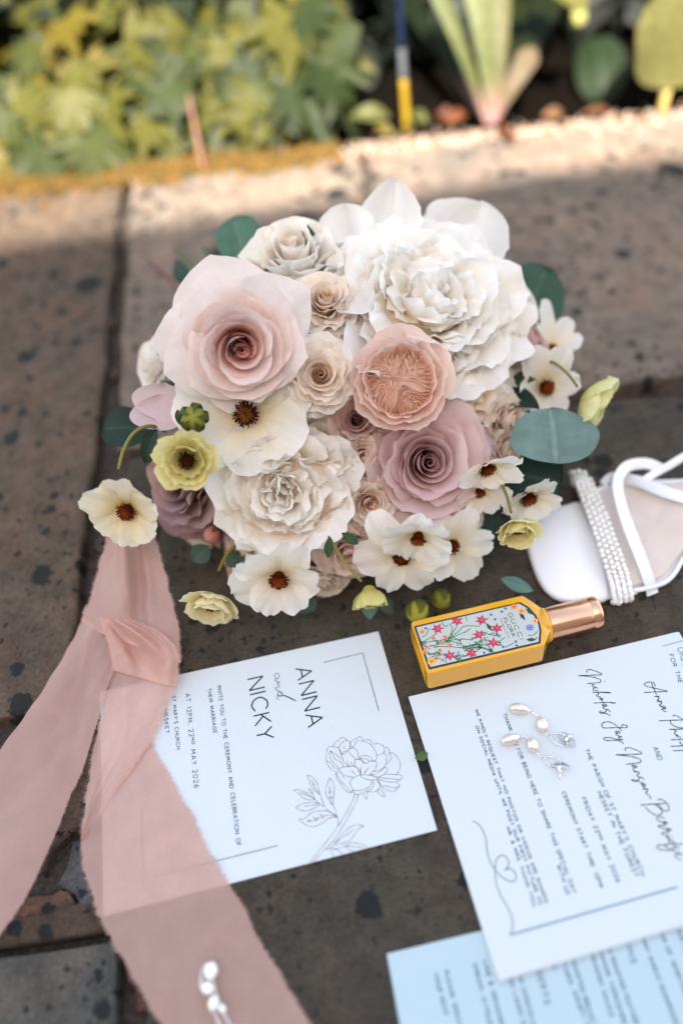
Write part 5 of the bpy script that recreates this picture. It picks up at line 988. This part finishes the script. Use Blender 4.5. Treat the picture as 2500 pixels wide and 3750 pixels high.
LM = [leafmesh('leaf', lobed(k, 5 if k % 3 else 3, .72 + .1 * (k % 2))[0] * 1.0, lobed(k, 5 if k % 3 else 3)[1], GC[k % 6], M_GREEN) for k in range(12)]
for m_i, m in enumerate(LM): pass
def put(me, p, R, s, parent, name='leaf'):
    o = bpy.data.objects.new(name, me); COL.objects.link(o); o.parent = parent
    M = Matrix.Translation(Vector([float(x) * U for x in p])) @ Matrix([list(map(float, r)) for r in R]).to_4x4() @ Matrix.Scale(float(s), 4)
    o.matrix_basis = wmat(parent).inverted() @ M; return o
rg = np.random.default_rng(21)
def plant(name, x0, x1, y0, y1, nleaf, hz, label, seed, size=(2.6, 4.6), cat='plant', bias=0):
    rng = np.random.default_rng(seed); e = empty(name, ((x0 + x1) / 2, (y0 + y1) / 2, -2), label=label, cat=cat); mb = MB()
    for i in range(nleaf):
        f = rng.random() ** .8; x = rng.uniform(x0, x1); y = y0 + (y1 - y0) * f; z = hz(x, y) * rng.uniform(.35, 1.0) + rng.normal(0, 1.0); z = max(1.0, z); s = rng.uniform(*size)
        nrm = unit(np.array([rng.normal(0, .35), -.75 + rng.normal(0, .3), .75 + rng.normal(0, .25)])); dr = np.array([rng.normal(0, .6), -.5, -.75 + rng.normal(0, .35)])
        yv = unit(dr - nrm * (dr @ nrm)); xv = np.cross(yv, nrm); R = np.stack([xv, yv, nrm], 1)
        put(LM[rng.integers(12)], (x, y, z), R, s * 1.75, e)
        root = np.array([x + rng.normal(0, 2), y + rng.uniform(0, 4), -2]); V, F = tube(spline([root, (root + [x, y, z]) / 2 + [0, 1, 1.5], (x, y, z)], 5), .10, 4, cap=False); mb.add(V, F, lin(150, 110, 80) if i % 3 else lin(120, 70, 50))
    s_ = mb.build('stems', M_STEM, e); s_['kind'] = 'stuff'; return e
plant('leafy_perennial', -52, -22, 99, 128, 88, lambda x, y: 3 + (y - 98) * .62, 'yellow-green lobed leaves at the far left of the bed', 1)
plant('leafy_perennial', -24, -4, 100, 126, 76, lambda x, y: 3 + (y - 98) * .62, 'bushy lobed leaves behind the mossy edge with a pale bare stem', 2)
plant('leafy_perennial', -8, 5, 101, 118, 40, lambda x, y: 4 + (y - 98) * .75, 'spreading lobed leaves at the right end of the bush next to the dark gap', 3, size=(2.8, 5.2))
e = empty('bare_stem', (-14.5, 97.5, 0), label='pale reddish bare stem rising in front of the bush', cat='stem')
P = spline([at(470, 400, 101), at(455, 330, 99), at(436, 230, 100), (at(425, 160, 104))], 12); V, F = tube(P, np.linspace(.30, .16, 12), 8); mesh('stem', V, F, M_STEM, e, lin(136, 100, 84))
# greenery massed behind, its deep shade put into near-black leaf colours
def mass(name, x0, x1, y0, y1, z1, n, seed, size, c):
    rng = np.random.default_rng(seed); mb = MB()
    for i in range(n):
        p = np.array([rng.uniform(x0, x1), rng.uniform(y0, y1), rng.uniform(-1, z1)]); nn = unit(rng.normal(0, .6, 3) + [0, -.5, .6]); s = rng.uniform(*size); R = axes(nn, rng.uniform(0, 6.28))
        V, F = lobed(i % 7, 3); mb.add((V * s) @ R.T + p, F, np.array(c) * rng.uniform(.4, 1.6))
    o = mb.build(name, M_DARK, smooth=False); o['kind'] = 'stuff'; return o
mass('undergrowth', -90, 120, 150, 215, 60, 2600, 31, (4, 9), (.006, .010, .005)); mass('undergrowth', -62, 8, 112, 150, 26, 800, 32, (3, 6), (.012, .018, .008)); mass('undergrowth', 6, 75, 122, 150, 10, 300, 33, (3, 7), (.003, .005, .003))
# iris fan
IR = lin(92, 98, 58)
def blade(parent, base, tipp, w, c, seed, twist=0.0, name='blade', mat=None):
    rng = np.random.default_rng(seed); A_, B_ = np.array(base), np.array(tipp); n = 14; V, C, UV = [], [], []; ax = unit(B_ - A_); s = unit(np.cross(ax, -C_F)); nn = np.cross(s, ax)
    for i in range(n):
        t = i / (n - 1); ww = w * (.16 + .95 * t ** .8) * (1 - max(0, t - .9) / .1 * .7); p = A_ + (B_ - A_) * t + nn * 1.2 * math.sin(t * 3)
        for v in (-1, -.5, 0, .5, 1): V.append(p + s * ww * v + nn * (.25 * (1 - v * v) + twist * v * t)); C.append(lerp(lin(196, 150, 150), c, min(1, t * 3.2 + .1)) * rng.uniform(.96, 1.04)); UV.append((v, t * 2))
    return mesh(name, V, gf(n, 5), mat or M_GREEN, parent, np.array(C), np.array(UV))
c = on(1128, 285, 0); iris = empty('iris_plant', (c[0], c[1], 0), label='iris fan of broad pale green blades in the middle of the bed', cat='plant')
b0 = on(1122, 282, -.5)
for k, (x0, y0, x1, y1, dep, w, cc) in enumerate(((1118, 285, 985, -60, 96, 1.1, IR), (1128, 282, 1085, -80, 95, 1.6, lin(104, 110, 72)), (1140, 275, 1150, -40, 98, 1.2, lin(104, 102, 70)), (1132, 280, 1225, 110, 100, 1.4, lin(110, 96, 74)), (1135, 280, 1290, -60, 112, 2.2, lin(26, 34, 14)), (1120, 285, 900, -40, 114, 1.6, lin(26, 34, 16)), (1130, 280, 1200, -80, 118, 2.6, lin(30, 38, 16)))):
    blade(iris, on(x0, y0, .2), at(x1, y1, dep), w, cc, 60 + k)
blade(iris, on(1135, 285, .6), on(1180, 330, 1.0), .5, lin(90, 50, 30), 70, name='dry_blade'); blade(iris, on(1140, 290, .5), on(1150, 318, .3), .3, lin(120, 70, 50), 71, name='dry_blade')
# garden cane with a blue tip
e = empty('garden_cane', on(935, 305, 0), label='yellow garden cane with a blue painted upper end stuck in the soil', cat='cane')
P0, P1, P2, P3 = on(935, 308, -1), at(926, 180, 100), at(922, 110, 98), at(917, -30, 94)
for nm, a, b4, c in (('cane', P0, P1, lin(150, 122, 36)), ('weathered_joint', P1, P2, lin(84, 88, 92)), ('blue_tip', P2, P3, lin(16, 28, 50))):
    V, F = tube(spline([a, (a + b4) / 2, b4], 8), .45, 10); mesh(nm, V, F, M_STEM, e, c, np.zeros((len(V), 2)))
# broad leaves at the right, arching leaf at the top
e = empty('broad_leaf_plant', on(1530, 240, 0), label='plant with one big rounded yellow-green leaf at the top right corner', cat='plant')
leaf(at(1585, -90, 92), at(1575, 192, 99), 8.6, lin(106, 102, 60), name='leaf', mat=M_GREEN, parent=e, n=(.1, .2, 1), shape=(.6, .3), seed=50, bend=.06)
V, F = tube(spline([at(1535, 190, 98), at(1528, 215, 99), on(1518, 262, 0)], 8), .55, 8); mesh('leaf_stalk', V, F, M_STEM, e, lin(206, 180, 110))
leaf(at(1370, 85, 112), at(1382, 240, 112), 3.4, lin(28, 44, 18), name='leaf', mat=M_GREEN, parent=e, n=(-.1, .2, 1), shape=(.5, .5), seed=51)
leaf(at(1175, -40, 100), at(1345, 22, 97), 2.2, lin(104, 100, 50), name='leaf', mat=M_GREEN, parent=e, n=(0, .4, 1), shape=(.6, .5), seed=52, bend=.16)
leaf(at(1310, 60, 104), at(1345, 20, 103), 1.0, lin(150, 150, 80), name='leaf', mat=M_GREEN, parent=e, seed=53)
# fallen, drying leaves along the edge
dl = [((800, 270), (895, 268), 1.1, (96, 98, 56)), ((915, 312), (950, 290), .5, (110, 92, 34)), ((1020, 290), (1068, 262), .8, (120, 74, 44)), ((1000, 262), (1040, 272), 1.0, (90, 50, 30)), ((1330, 262), (1400, 255), .5, (100, 64, 42)), ((860, 290), (905, 312), .6, (110, 100, 44)), ((940, 260), (985, 285), .8, (80, 84, 40)), ((700, 290), (745, 300), .8, (110, 66, 40)), ((230, 360), (180, 350), .9, (160, 100, 70)), ((1240, 268), (1290, 262), .8, (120, 88, 62))]
wd_ = ['pale green leaf lying beside the cane', 'yellow leaf curled round the foot of the cane', 'orange dry leaf left of the iris', 'brown dry leaf behind the orange one', 'reddish leaf litter right of the iris', 'thin yellow leaf left of the cane', 'dull green leaf between cane and iris', 'brown leaf at the end of the moss', 'brown leaf under the far left bush', 'tan leaf on the grit right of the iris']
for k, (a, b4, w, c) in enumerate(dl):
    p, q = on(*a, 1.2), on(*b4, .8); e = empty('fallen_leaf', (p + q) / 2 * [1, 1, 0], label=wd_[k], cat='leaf'); leaf(p, q, w, lin(*c), name='blade', mat=M_GREEN, parent=e, seed=80 + k, fold=.3, bend=.2)
